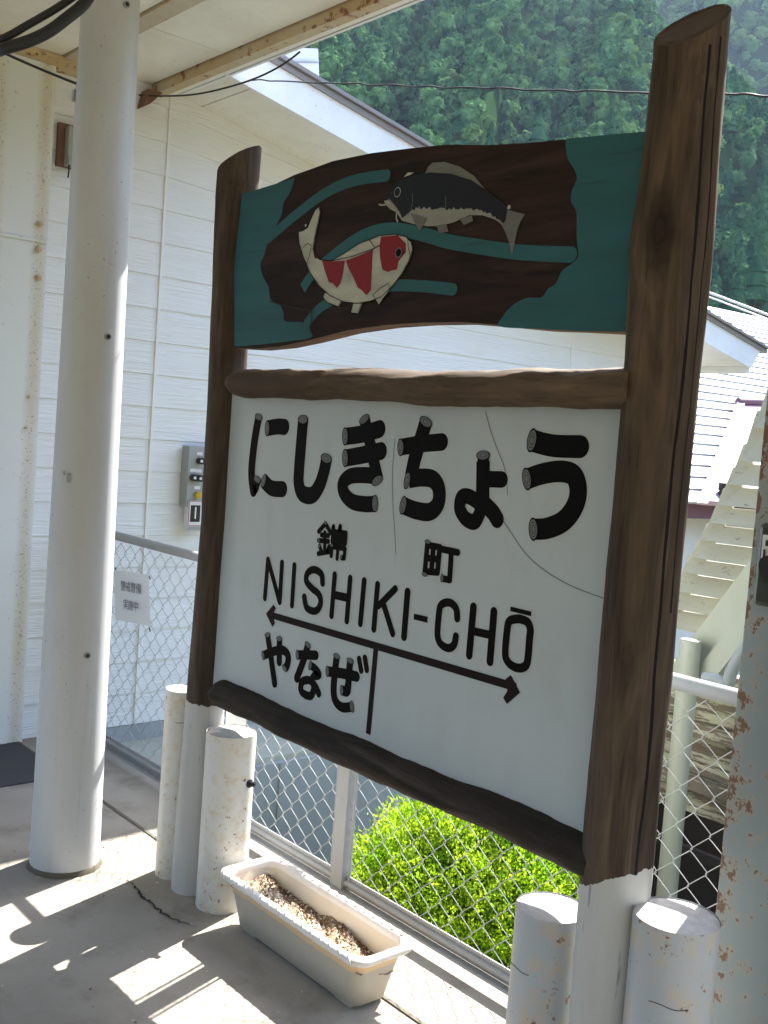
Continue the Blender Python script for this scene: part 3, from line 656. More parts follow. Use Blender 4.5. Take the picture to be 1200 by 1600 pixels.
# steel column at right with switch box
XL = -1.126; er = empty('steel_column', (XL+.12, 2.03, 0), 'blue-grey steel column with rust spots at the right edge', 'column')
b = MB(); b.box((XL, 2.0, 0), (XL+.01, 2.10, ZC)); b.box((XL+.01, 2.045, 0), (XL+.24, 2.055, ZC)); b.box((XL+.24, 2.0, 0), (XL+.25, 2.10, ZC)); b.box((XL+.004, 2.0001, 0), (XL+.246, 2.008, ZC)); b.build('flange', M['steel_rust'], er, bevel=.002)
bxl = ony(1180, 880, 1.965)[0]; YX = 1.965
b = MB(); b.box((bxl, YX, 1.216), (bxl+.15, 1.9995, 1.385)); ob = b.build('switch_box', M['stainless'], er, bevel=.009)
b = MB(); b.box((bxl+.014, YX-.006, 1.30), (bxl+.12, YX-.0005, 1.362)); b.build('switch_label', M['plastic_white'], ob)
b = MB(); b.tube([(bxl+.052, YX-.045, 1.305), (bxl+.052, YX-.001, 1.305)], .02, 20); b.box((bxl+.037, YX-.035, 1.27), (bxl+.067, YX-.003, 1.305)); b.build('rotary_knob', M['plastic_black'], ob)
b = MB()
for x_, w_ in ((bxl+.022, .007), (bxl+.036, .005), (bxl+.082, .008)): b.box((x_, YX-.0075, 1.340), (x_+w_, YX-.0062, 1.352))
b.box((bxl+.019, YX-.0075, 1.318), (bxl+.023, YX-.0062, 1.333)); b.build('label_mark', M['plastic_black'], ob)

# ------------------------------------------------------------------ bollards
def bollard(x, y, r, h, m, label, chip=0.0, ring=None, knob=None, ft=None):
    e = empty('bollard', (x, y, 0), label, 'bollard', 'white pipe bollards flanking the sign posts')
    b = MB(); zz = np.linspace(0, h, 14)
    b.tube([(x, y, z) for z in zz], r, 32, cap=False); b.build('pipe', m, e)
    b = MB(); seg = 28; vs = [(x, y, h+.004)]+[(x+math.cos(a)*r*.985, y+math.sin(a)*r*.985, h-.003-chip*max(0, math.sin(a*3+2))**2*max(0, math.cos(a+2.4))) for a in [2*math.pi*i/seg for i in range(seg)]]
    b.add(vs, [(0, 1+i, 1+(i+1) % seg) for i in range(seg)]); b.build('concrete_fill', M['concrete_top'], e, fix=False)
    if ring:
        b = MB(); b.tube([(x+math.cos(a)*r*1.004, y+math.sin(a)*r*1.004, ring+.002*math.sin(3*a)+.0015*math.sin(9*a)) for a in np.linspace(ring*9 % 3-2.7, ring*9 % 3-1.8, 18)], .0007, 6); b.build('rust_seam', M['crack'], e)
    if knob:
        P, nn = oncyl(*knob, x, y, r); b = MB(); b.tube([P-nn*.003, P+nn*.006], .013, 14); b.tube([P+nn*.006, P+nn*.018], .008, 12); b.tube([P+nn*.018, P+nn*.022], .0055, 10); b.build('bolt_head', M['plastic_black'], e)
bollard(-2.957, 1.762, .061, .628, M['bollard'], 'slim white bollard left of the left sign post, nearest the round column', ring=.53)
bollard(-2.682, 1.775, .078, .555, M['bollard'], 'white bollard with a chipped top and black bolt, between left sign post and planter', chip=.012, knob=(389, 1224))
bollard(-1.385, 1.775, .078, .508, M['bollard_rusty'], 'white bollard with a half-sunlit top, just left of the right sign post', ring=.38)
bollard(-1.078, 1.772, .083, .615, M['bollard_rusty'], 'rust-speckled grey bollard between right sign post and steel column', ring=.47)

# ------------------------------------------------------------------ station sign
esg = empty('station_sign', (-2.05, SYP, 0), 'large log-framed wooden station name sign with carp painting on top', 'sign')
YB = 1.752                                                     # front of the white board
PW, PT = .15, .01
def log_post(name, cx, rtab, zlo, ztop, mat, dirx, slope, lean, seed, knots=()):
    """a vertical log with a slanted top cut"""
    seg, n = 40, 60; vs = []; fs = []
    top = lambda x, y: ztop+slope*((x-cx)*dirx[0]+(y-SYP)*dirx[1])
    for i in range(n+1):
        t = i/n
        for k in range(seg):
            a = 2*math.pi*k/seg; zr = zlo+(ztop-zlo)*t
            r = np.interp(zr, [q[0] for q in rtab], [q[1] for q in rtab])*(1+.03*sn(a*2, zr*1.7+seed)+.018*sn(a*3+seed, zr*6))
            for (ka, kz, kr) in knots:
                dd = ((a-ka+math.pi) % (2*math.pi)-math.pi)*r; r += .012*math.exp(-((dd/.035)**2+((zr-kz)/.07)**2))
            xo = np.interp(zr, [q[0] for q in lean], [q[1] for q in lean])
            x = cx+xo+math.cos(a)*r; y = SYP+math.sin(a)*r
            z = zlo+(top(x-xo, y)-zlo)*t; vs.append((x, y, z))
    for i in range(n):
        for k in range(seg): fs.append((i*seg+k, i*seg+(k+1) % seg, (i+1)*seg+(k+1) % seg, (i+1)*seg+k))
    b = MB(); b.add(vs, fs, 0, True); ring = vs[-seg:]; c = np.mean(ring, 0); inner = [np.array(p)*.9+c*.1+np.array([0, 0, random.uniform(-.004, .004)]) for p in ring]
    b.add(ring+inner, [(k, (k+1) % seg, seg+(k+1) % seg, seg+k) for k in range(seg)]+[tuple(range(seg, 2*seg))], 1)
    o = b.build(name, [mat, M['endgrain']], None, loc=(cx, SYP, 0)); o.parent = esg; o.location = (cx-esg.location.x, 0, 0); return o
ldir = (-.848, .53); rdir = (-.55, .83)
log_post('post', -2.83, [(0, .072), (.3, .068), (.6, .061), (1.0, .056), (1.6, .058), (2.3, .066)], 0, 2.325, M['log_left'], (.55, .6), .75, [(0, -.004), (.7, 0), (1.2, .012), (2.4, 0)], 1)
log_post('post', -1.222, [(0, .068), (.6, .071), (1.1, .074), (1.6, .073), (1.9, .076), (2.3, .070)], 0, 2.34, M['log_right'], (-.1, 1.0), .85, [(0, .004), (2.4, -.004)], 4, knots=[(-2.05, 1.96, 1)])
def rail(zl, zr, rz, ry, xl, xr, mat, seed, rough=.05, yo=.012):
    n = 70; path = [(xl+(xr-xl)*t, SYP-yo, zl+(zr-zl)*t+.006*sn(t*5, seed)) for t in np.linspace(0, 1, n)]
    rad = [rz*(1+.04*sn(t*9, seed)+.02*sn(t*30, seed)) for t in np.linspace(0, 1, n)]
    rad[0] *= .8; rad[1] *= .95
    b = MB(); b.tube(path, rad, 30, flat=(ry/rz, 1), rfun=lambda t, a: 1+rough*sn(a*2+seed, t*6)+.03*sn(a*5, t*22+seed)); return b.build('rail', mat, esg)
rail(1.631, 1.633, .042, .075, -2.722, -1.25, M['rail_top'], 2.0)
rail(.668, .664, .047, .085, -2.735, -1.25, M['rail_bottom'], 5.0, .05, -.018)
b = MB(); b.box((-2.80, YB, .66), (-1.27, YB+.02, 1.63)); panel = b.build('sign_panel', M['enamel'], esg)
b = MB(); b.box((-2.85, 1.86, .0), (-2.79, 1.90, .60)); b.build('rear_brace', M['white_trim'], esg); b = MB(); b.box((-1.30, 1.86, .0), (-1.262, 1.90, .60)); b.build('rear_brace', M['white_trim'], esg)

def ribbon(mb, P3, r, Yp, mi, ends='rr'):
    """flat brush stroke in the plane Y = Yp, P3 are (X, Z) pairs"""
    P = [np.array(p, float) for p in P3]; vs = []; n = len(P)
    rr = [r]*n if not hasattr(r, '__len__') else r
    for i, p in enumerate(P):
        t = P[min(i+1, n-1)]-P[max(i-1, 0)]; t /= (np.linalg.norm(t)+1e-9); nn = np.array([-t[1], t[0]])*rr[i]
        vs += [(p[0]+nn[0], Yp, p[1]+nn[1]), (p[0]-nn[0], Yp, p[1]-nn[1])]
    mb.add(vs, [(2*i, 2*i+1, 2*i+3, 2*i+2) for i in range(n-1)], mi)
    for idx, e in ((0, ends[0]), (n-1, ends[1])):
        if e == 'r':
            c = P[idx]; q = rr[idx]; mb.add([(c[0]+math.cos(a)*q, Yp-.00001, c[1]+math.sin(a)*q) for a in np.linspace(0, 2*math.pi, 20, endpoint=False)], [tuple(range(20))], mi)
def xz(p, Yp=YB): q = ony(p[0], p[1], Yp); return (q[0], q[2])
def cr_(ox, oy, s): return lambda p: (ox+p[0]/s, oy+p[1]/s)
letters = MB(); cnt = [0]
def stroke(f, pts, r, ends='rr', smooth=True, mi=0, mb=None):
    cnt[0] += 1; Yp = YB-.0007-cnt[0]*.00001
    P = [xz(f(p)) for p in pts]
    if smooth and len(P) > 2: P = catmull(P, 8)
    ribbon(mb or letters, P, r, Yp, mi, ends)
    if mb is None:                                             # pale outline round each stroke
        ribbon(letters, P, r+.0035, YB-.0004-cnt[0]*.000002, 2, ends)
def sqends(P): return P
def cap(f, p, q, r):
    """log-end ellipse at pixel p, stroke running towards q"""
    c = np.array(xz(f(p))); t = np.array(xz(f(q)))-c; t /= np.linalg.norm(t); nn = np.array([-t[1], t[0]])
    for i, (s_, mi) in enumerate(((1.02, 0), (.86, 1), (.66, 0), (.60, 1), (.40, 0), (.33, 1))):
        letters.add([(c[0]+(t*math.cos(a)*.52*s_+nn*math.sin(a)*s_)[0]*r, YB-.0020-i*.00004, c[1]+(t*math.cos(a)*.52*s_+nn*math.sin(a)*s_)[1]*r) for a in np.linspace(0, 2*math.pi, 24, endpoint=False)], [tuple(range(24))], mi)
f5 = cr_(380, 630, 4.615); f6 = cr_(600, 630, 3.529); f7 = cr_(390, 980, 5.714); fn = cr_(400, 860, 5.0); fh = cr_(620, 900, 5.0); fk = cr_(480, 800, 4.615)
# ni
stroke(f5, [(112, 105), (88, 240), (68, 400), (62, 520), (75, 632)], .0185, 'nr'); cap(f5, (115, 100), (90, 240), .020)
stroke(f5, [(75, 625), (92, 610), (106, 560)], .016, 'nn'); cap(f5, (106, 550), (95, 600), .020)
stroke(f5, [(178, 180), (250, 168), (300, 172)], .0235, 'nr'); cap(f5, (176, 182), (250, 175), .0235)
stroke(f5, [(150, 560), (205, 612), (285, 620)], .0235, 'nr'); cap(f5, (150, 560), (195, 600), .022)
# shi
stroke(f5, [(433, 122), (418, 300), (404, 480), (402, 580), (430, 652), (500, 662), (552, 590), (584, 490), (602, 400)], .0245, 'nn'); cap(f5, (434, 118), (425, 250), .0245); cap(f5, (602, 398), (590, 470), .025)
# ki
stroke(f5, [(876, 118), (912, 270), (945, 430), (972, 545)], .0215, 'nn'); cap(f5, (876, 116), (890, 170), .0215); cap(f5, (970, 558), (950, 480), .023)
stroke(f5, [(738, 240), (860, 222), (985, 186)], .0235, 'nr'); cap(f5, (738, 240), (850, 226), .0245)
stroke(f5, [(738, 396), (860, 374), (995, 345)], .0235, 'nr'); cap(f5, (738, 396), (850, 378), .0245)
stroke(f5, [(950, 525), (860, 518), (770, 528), (718, 580), (730, 650), (790, 710), (880, 728), (950, 725)], .0215, 'nn'); cap(f5, (953, 724), (880, 728), .0225)
# chi
stroke(f6, [(232, 105), (200, 210), (170, 310), (150, 405)], .0235, 'nn'); cap(f6, (233, 103), (205, 190), .0235)
stroke(f6, [(95, 242), (210, 224), (320, 214)], .0215, 'nr'); cap(f6, (94, 243), (200, 228), .0225)
stroke(f6, [(140, 420), (210, 410), (270, 420), (303, 470), (300, 550), (255, 598), (180, 592), (110, 565)], .0225, 'nn'); cap(f6, (130, 426), (165, 440), .0225); cap(f6, (108, 563), (170, 588), .0240)
# yo
stroke(f6, [(549, 290), (545, 420), (542, 520), (530, 600), (500, 655), (450, 635), (418, 585)], .0185, 'nn'); stroke(f6, [(440, 625), (418, 580), (428, 520), (470, 515), (540, 560)], .0185, 'nn'); cap(f6, (549, 288), (546, 400), .0215)
stroke(f6, [(548, 320), (545, 540)], .0215, 'nn', False); stroke(f6, [(560, 418), (650, 421)], .019, 'nr', False)
stroke(f6, [(560, 560), (600, 600), (625, 640)], .0205, 'nr')
# u
stroke(f6, [(815, 205), (930, 234), (1082, 240)], .0245, 'nr'); cap(f6, (818, 205), (900, 225), .0265)
stroke(f6, [(790, 418), (880, 388), (980, 376), (1048, 400), (1072, 480), (1052, 570), (990, 650), (900, 690), (828, 694)], .0235, 'nn'); cap(f6, (790, 418), (870, 395), .0255); cap(f6, (826, 695), (900, 690), .0255)
letters.build('hiragana_name', [M['ink'], M['cap'], M['halo']], panel, fix=False); letters = MB()
# ya
stroke(f7, [(163, 72), (190, 250), (225, 500)], .0135, 'nr'); cap(f7, (163, 68), (175, 170), .0145)
stroke(f7, [(125, 252), (220, 215), (300, 205), (345, 255), (340, 330), (318, 368)], .0135, 'nn'); cap(f7, (124, 252), (200, 225), .0145); cap(f7, (316, 368), (335, 320), .0145)
stroke(f7, [(268, 104), (267, 308)], .0135, 'nr', False); cap(f7, (268, 102), (267, 200), .0145)
# na
stroke(f7, [(522, 158), (485, 290), (424, 455)], .0135, 'nr'); cap(f7, (523, 156), (500, 240), .0145)
stroke(f7, [(430, 247), (515, 247), (592, 250)], .0135, 'nr'); cap(f7, (430, 247), (515, 247), .0145)
stroke(f7, [(548, 342), (590, 372), (622, 425), (575, 440), (562, 480), (575, 545), (548, 612), (490, 600)], .0120, 'nn'); stroke(f7, [(515, 610), (470, 580), (458, 535), (478, 482), (540, 475), (590, 530), (618, 590)], .0120, 'nr'); cap(f7, (545, 340), (580, 365), .0145)
# ze
stroke(f7, [(780, 262), (764, 400), (752, 560), (770, 660), (830, 715), (915, 710)], .0135, 'nn'); cap(f7, (781, 258), (770, 350), .0145); cap(f7, (917, 708), (850, 715), .016)
stroke(f7, [(700, 394), (830, 412), (955, 440)], .0145, 'nr'); cap(f7, (698, 394), (790, 405), .0155)
stroke(f7, [(900, 302), (888, 430), (880, 545), (868, 575), (830, 565)], .0135, 'nn'); cap(f7, (902, 299), (892, 380), .0145); cap(f7, (826, 563), (870, 570), .0145)
stroke(f7, [(980, 285), (998, 385)], .0095, 'rr', False); stroke(f7, [(1032, 275), (1048, 378)], .0095, 'rr', False)
letters.build('next_station_name', [M['ink'], M['cap'], M['halo']], panel, fix=False); letters = MB()
# NISHIKI-CHO
R1 = .0098
for pts in ([(95, 72), (71, 372)], [(95, 72), (186, 402)], [(205, 98), (187, 402)], [(302, 118), (283, 428)], [(617, 190), (592, 510)], [(738, 217), (711, 550)], [(847, 237), (817, 572)], [(952, 267), (922, 615)], [(1090, 300), (960, 432)], [(992, 400), (1070, 650)]):
    stroke(fn, pts, R1, 'rr', False)
stroke(fn, [(606, 346), (724, 372)], .0115, 'nn', False)
stroke(fn, [(522, 255), (512, 185), (455, 150), (405, 178), (396, 240), (440, 297), (490, 340), (508, 400), (488, 458), (448, 474), (397, 445), (379, 365)], .0108, 'rr')
for pts in ([(86, 124), (58, 475)], [(601, 242), (568, 618)], [(761, 278), (730, 668)]): stroke(fh, pts, .0108, 'rr', False)
stroke(fh, [(135, 316), (242, 342)], .0075, 'nn', False); stroke(fh, [(588, 428), (742, 462)], .0098, 'nn', False); stroke(fh, [(890, 256), (1053, 296)], .0053, 'nn', False)
stroke(fh, [(474, 330), (468, 262), (435, 217), (390, 207), (348, 228), (333, 280), (320, 440), (332, 510), (370, 550), (415, 562), (450, 535), (464, 472)], .0102, 'rr')
O_ = [xz(fh(p)) for p in [(945, 335), (885, 350), (866, 410), (850, 600), (870, 670), (925, 712), (985, 715), (1022, 670), (1040, 480), (1046, 420), (1025, 362), (980, 340)]]
cnt[0] += 1; Oc = catmull(O_, 8, True); ribbon(letters, Oc, .0102, YB-.0007-cnt[0]*.00001, 0, 'nn'); ribbon(letters, Oc, .0137, YB-.00035, 2, 'nn')
letters.build('roman_name', [M['ink'], M['cap'], M['halo']], panel, fix=False); letters = MB()
# kanji nishiki, machi
RK = .0085
for pts in ([(135, 85), (85, 140)], [(135, 85), (172, 150)], [(105, 165), (155, 170)], [(85, 205), (155, 212)], [(130, 150), (128, 290)], [(92, 245), (104, 285)], [(160, 250), (150, 280)], [(82, 300), (165, 285)], [(192, 105), (188, 125)], [(240, 103), (236, 125)],
            [(188, 140), (282, 152)], [(282, 152), (277, 222)], [(188, 140), (183, 210)], [(183, 212), (277, 226)], [(188, 176), (280, 190)], [(182, 245), (175, 315)], [(182, 250), (275, 265)], [(275, 265), (268, 332)], [(268, 332), (250, 330)], [(226, 235), (218, 335)]):
    stroke(fk, pts, RK*.85, 'rr', False)
for p, q in (((135, 78), (110, 110)), ((88, 205), (120, 208)), ((92, 245), (98, 260)), ((180, 240), (178, 270)), ((248, 325), (262, 330))): cap(fk, p, q, .0075)
letters.build('kanji_name', [M['ink'], M['cap'], M['halo']], panel, fix=False); letters = MB()
for pts in ([(870, 225), (850, 440)], [(870, 238), (960, 255)], [(958, 255), (942, 435)], [(853, 428), (942, 436)], [(913, 248), (898, 430)], [(862, 330), (950, 342)], [(965, 266), (1088, 292)], [(1042, 290), (1030, 480)], [(1030, 490), (980, 480)]):
    stroke(fk, pts, .0085, 'rr', False)
for p, q in (((872, 214), (862, 300)), ((850, 450), (856, 400)), ((975, 476), (1010, 486))): cap(fk, p, q, .0105)
letters.build('kanji_name', [M['ink'], M['cap'], M['halo']], panel, fix=False)
# double arrow and divider
b = MB(); cnt[0] = 0
stroke(lambda p: p, [(424, 961), (807, 1074)], .0098, 'nn', False, mb=b); stroke(lambda p: p, [(587.5, 1014), (575.5, 1147)], .0095, 'nn', False, mb=b)
for f, pl in ((fn, [(80, 495), (138, 423), (158, 452), (140, 485), (135, 515), (150, 570), (130, 598)]), (fh, [(966, 910), (893, 773), (850, 806), (872, 850), (862, 905), (833, 950), (862, 1000)])):
    cnt[0] += 1; q_ = [xz(f(p)) for p in pl]; b.add([(x, YB-.0009-cnt[0]*.00005, z) for x, z in q_], [tuple(range(len(q_)))], 0)
b.build('arrow', M['ink_brown'], panel, fix=False)
fc = cr_(340, 560, 1.875); cnt[0] = 0
for pl in ([(520, 235), (513, 330), (514, 430), (519, 500), (523, 575)], [(785, 155), (808, 235), (842, 325), (850, 400)], [(790, 405), (812, 440), (850, 495), (900, 568), (960, 622), (1040, 668), (1136, 704)]):
    b = MB(); stroke(fc, pl, .0008, 'nn', mb=b); b.build('hairline_crack', M['crack_faint'], panel, fix=False)

# carp board on top
YFB = 1.735
topl = [(376, 310), (400, 302), (430, 288), (460, 274), (490, 262), (520, 252), (580, 239), (640, 231.5), (700, 228.5), (760, 227), (820, 224), (880, 218), (940, 211), (1000, 205.5), (1040, 203)]
botl = [(1010, 514), (960, 519), (900, 517), (840, 513), (780, 507), (720, 503), (660, 504), (600, 508), (540, 516), (480, 531), (440, 541), (400, 544), (366, 544)]
b = MB(); outl = [xz(p, YFB) for p in topl+botl]; outl = [(x, z+rng.normal(0, .0012)) for x, z in outl]
ofs = [(x, YFB, z) for x, z in outl]; bks = [(x, YFB+.055, z) for x, z in outl]; n_ = len(ofs)
b.add(ofs+bks, [tuple(range(n_))], 0); b.add(ofs+bks, [tuple(range(n_, 2*n_))]+[(i, (i+1) % n_, n_+(i+1) % n_, n_+i) for i in range(n_)], 1)
plank = b.build('carp_board', [M['plank'], M['plank_edge']], esg)
def fill(mb, f, pts, lvl, mi=0, smooth=False, closed=True):
    P = [xz(f(p), YFB) for p in pts]
    if smooth: P = catmull(P, 5, True)[:-1]
    mb.add([(x, YFB-lvl*.0006, z) for x, z in P], [tuple(range(len(P)))], mi)
def line(mb, f, pts, r, lvl, mi=0, ends='rr'):
    P = catmull([xz(f(p), YFB) for p in pts], 6) if len(pts) > 2 else [xz(f(p), YFB) for p in pts]; ribbon(mb, P, r, YFB-lvl*.0006, mi, ends)
g3 = cr_(350, 180, 1.714); g8 = cr_(430, 240, 2.857)
b = MB()
edl = [(48, 212), (190, 168), (178, 205), (160, 235), (155, 265), (135, 305), (118, 340), (108, 375), (98, 400), (104, 430), (120, 460), (125, 492), (150, 508), (160, 530), (165, 552), (215, 556), (232, 578), (232, 596), (170, 606), (100, 614), (28, 620), (28, 400)]
fill(b, g3, [edl[0]]+[tuple(q) for q in catmull(edl[1:20], 5)]+edl[20:], 1)
edr = [(915, 66), (1000, 55), (1180, 40), (1180, 400), (1120, 578), (1040, 580), (940, 578), (840, 572), (740, 566), (748, 538), (775, 508), (810, 490), (850, 488), (868, 465), (890, 450), (905, 418), (935, 395), (950, 375), (945, 330), (944, 260), (930, 232), (933, 200), (945, 172), (940, 148), (922, 118), (916, 90)]
fill(b, g3, edr[:6]+[tuple(q) for q in catmull(edr[6:], 5)], 1)
line(b, g3, [(120, 330), (190, 270), (270, 210), (350, 175), (436, 162)], .0155, 2)
line(b, g3, [(212, 465), (240, 425), (305, 368), (370, 325), (440, 306), (520, 316), (600, 338), (700, 355), (800, 368), (930, 374)], .017, 3, 0, 'nr')
line(b, g3, [(222, 558), (260, 515), (330, 480), (440, 458), (530, 458), (614, 467)], .0145, 2)
b.build('painted_water', [M['teal'], M['plank']], plank, fix=False)
# white and red koi
b = MB(); T = 'koi'
body = [(200, 238), (205, 262), (196, 310), (182, 370), (174, 425), (182, 458), (205, 474), (255, 480), (320, 443), (380, 402), (425, 386), (470, 368), (540, 361), (588, 372), (612, 395), (618, 430), (602, 480), (572, 535), (530, 590), (480, 640), (430, 660), (370, 670), (310, 662), (250, 635), (200, 590), (160, 530), (130, 460), (112, 400), (109, 352), (128, 346), (150, 332), (162, 300), (182, 255)]
fill(b, g8, body, 5); 
for fp in ([(225, 622), (262, 640), (302, 656), (286, 684), (238, 666), (219, 642)], [(352, 670), (392, 670), (374, 715), (342, 711)]): fill(b, g8, fp, 4.5)
for i, fp in enumerate(([(212, 472), (260, 482), (316, 478), (307, 540), (296, 580), (280, 602), (262, 580), (244, 575), (228, 530)], [(320, 478), (380, 456), (440, 430), (436, 520), (432, 610), (412, 633), (392, 612), (372, 598), (350, 545), (330, 510)], [(478, 372), (552, 365), (570, 385), (588, 400), (588, 442), (570, 462), (556, 482), (548, 518), (520, 524), (508, 530), (482, 518), (472, 460), (470, 410)], [(172, 428), (182, 452), (196, 462), (182, 472)])): fill(b, g8, fp, 6, 1)
fill(b, g8, [(442, 632), (478, 600), (512, 580), (516, 612), (490, 645), (468, 677)], 7)
LW = .0011
for pl in (body+[body[0]], [(442, 632), (468, 677), (490, 645), (516, 612), (512, 580), (478, 600), (442, 632)], [(225, 622), (219, 642), (238, 666), (286, 684), (302, 656)], [(352, 670), (342, 711), (374, 715), (392, 670)], [(425, 386), (450, 418), (440, 432)], [(258, 480), (350, 460), (440, 428), (470, 412)], [(130, 420), (150, 402), (168, 412), (160, 450), (145, 500)], [(598, 378), (600, 420), (608, 455)]):
    P = [xz(g8(p), YFB) for p in pl]; ribbon(b, P, LW, YFB-8*.0006, 2, 'nn')
def disc(mb, f, p, r, lvl, mi):
    c = xz(f(p), YFB); mb.add([(c[0]+math.cos(a)*r, YFB-lvl*.0006, c[1]+math.sin(a)*r) for a in np.linspace(0, 2*math.pi, 20, endpoint=False)], [tuple(range(20))], mi)
disc(b, g8, (558, 444), .0128, 9, 3); disc(b, g8, (558, 444), .010, 10, 2); disc(b, g8, (143, 322), .004, 9, 0)
b.build('painted_koi', [M['fish_white'], M['fish_red'], M['ink'], M['cap']], plank, fix=False)
# black carp
b = MB()
cb = [(490, 215), (512, 172), (560, 122), (620, 97), (700, 86), (790, 92), (880, 120), (940, 160), (1000, 205), (1042, 246), (1036, 290), (1020, 320), (985, 295), (930, 276), (870, 276), (800, 308), (740, 325), (680, 325), (620, 315), (570, 300), (548, 268), (520, 240)]
fill(b, g8, [(672, 90), (685, 60), (705, 42), (760, 38), (830, 60), (890, 100), (942, 162), (880, 122), (790, 94)], 4, 1)
fill(b, g8, [(1036, 250), (1078, 262), (1118, 272), (1098, 305), (1085, 340), (1072, 400), (1060, 460), (1048, 400), (1030, 350), (1012, 318)], 4, 1)
fill(b, g8, cb, 5, 2)
dk = [(490, 215), (512, 172), (560, 122), (620, 97), (700, 86), (790, 92), (880, 120), (940, 160), (1000, 205), (1042, 246), (1034, 295), (1022, 316)]+[(x_, float(np.interp(x_, [600, 640, 700, 760, 830, 900, 960, 1010], [272, 240, 246, 248, 246, 252, 268, 300]))+random.uniform(-7, 7)) for x_ in np.linspace(1008, 604, 75)]+[(572, 290), (560, 262), (545, 240), (515, 205)]
fill(b, g8, dk, 6, 0)
for fp in ([(610, 268), (648, 276), (684, 290), (668, 318), (650, 347), (628, 310)], [(725, 322), (770, 315), (779, 350), (738, 356)], [(826, 292), (884, 278), (889, 302), (848, 320)]): fill(b, g8, fp, 7, 1)
fill(b, g8, [(493, 210), (512, 214), (535, 235), (545, 262), (520, 250), (497, 228)], 7, 3); fill(b, g8, [(580, 106), (598, 86), (625, 86), (605, 98)], 7, 3)
line(b, g8, [(470, 228), (480, 231), (496, 230)], .0022, 7, 3); line(b, g8, [(549, 262), (547, 290), (553, 305)], .0022, 8, 3)
line(b, g8, [(618, 180), (618, 230), (600, 278)], .0009, 8, 1); line(b, g8, [(768, 190), (766, 250)], .0009, 8, 1)
disc(b, g8, (552, 174), .0125, 8, 3); disc(b, g8, (552, 174), .0105, 9, 0); disc(b, g8, (1050, 241), .005, 8, 3)
b.build('painted_carp', [M['fish_black'], M['fish_grey'], M['belly'], M['fish_white']], plank, fix=False)
b = MB(); line(b, g3, [(125, 498), (170, 512), (225, 522), (240, 530)], .002, 6, 0, 'nn'); line(b, g3, [(238, 515), (236, 560), (232, 590)], .0015, 7, 0, 'nn'); b.build('board_split', M['crack'], plank, fix=False)

# ------------------------------------------------------------------ chain-link fence
YF = 2.125
ef = empty('chain_link_fence', (-2.5, YF, 0), 'galvanised chain-link fence along the back of the platform', 'fence')
X0, X1 = -4.50, 2.6
b = MB(); b.tube([(X0, YF, .981), (-3.92, YF, .981), (X1, YF, .981)], .0195, 16); b.build('top_rail', M['galv'], ef)
b = MB(); b.box((X0, YF-.03, .035), (X1, YF+.0, .040)); b.box((X0, YF-.0005, .041), (X1, YF+.004, .085)); b.tube([(X0, YF-.002, .062), (X1, YF-.002, .062)], .011, 8); b.build('bottom_rail', M['galv'], ef)
for xp in (-4.44, -2.52, -.58, 1.36):
    b = MB(); b.box((xp-.028, YF-.02, 0), (xp+.028, YF-.014, .97)); b.box((xp-.028, YF-.0139, 0), (xp-.023, YF+.02, .97)); b.box((xp+.023, YF-.0139, 0), (xp+.028, YF+.02, .97)); b.build('post', M['galv'], ef)
    if xp > -4:
        b = MB()
        for s_ in (-.046, .046): b.tube([(xp+s_, YF-.004, .06), (xp+s_, YF-.004, .96)], .0048, 6)
        b.build('tension_bar', M['galv'], ef)
b = MB(); pit = .088; nz = 20; x = X0+.06; cell = 0
while x < X1-.05:
    pts = []; zt_ = .958
    for k_ in range(nz*2+1):
        z = zt_-k_*pit/2
        if z < .05: break
        side = (k_+cell) % 2; bul = .006 if side else -.006
        xx = x+(pit/2+.004)*side-.002; pts.append((xx+random.uniform(-.001, .001), YF+bul, z+random.uniform(-.001, .001)))
    P = []
    for i in range(len(pts)-1):
        a_, c_ = np.array(pts[i]), np.array(pts[i+1]); P.append(a_+(c_-a_)*.07); P.append(a_*.72+c_*.28+[.0035*(1 if (i+cell) % 2 else -1), 0, .0035]); P.append(a_*.35+c_*.65+[.003*(1 if (i+cell) % 2 else -1), 0, .003]); P.append(c_-(c_-a_)*.07)
    b.tube(P, .00118, 5, cap=False); x += pit/2; cell += 1
tag(b.build('wire_mesh', M['wire'], ef), kind='stuff')
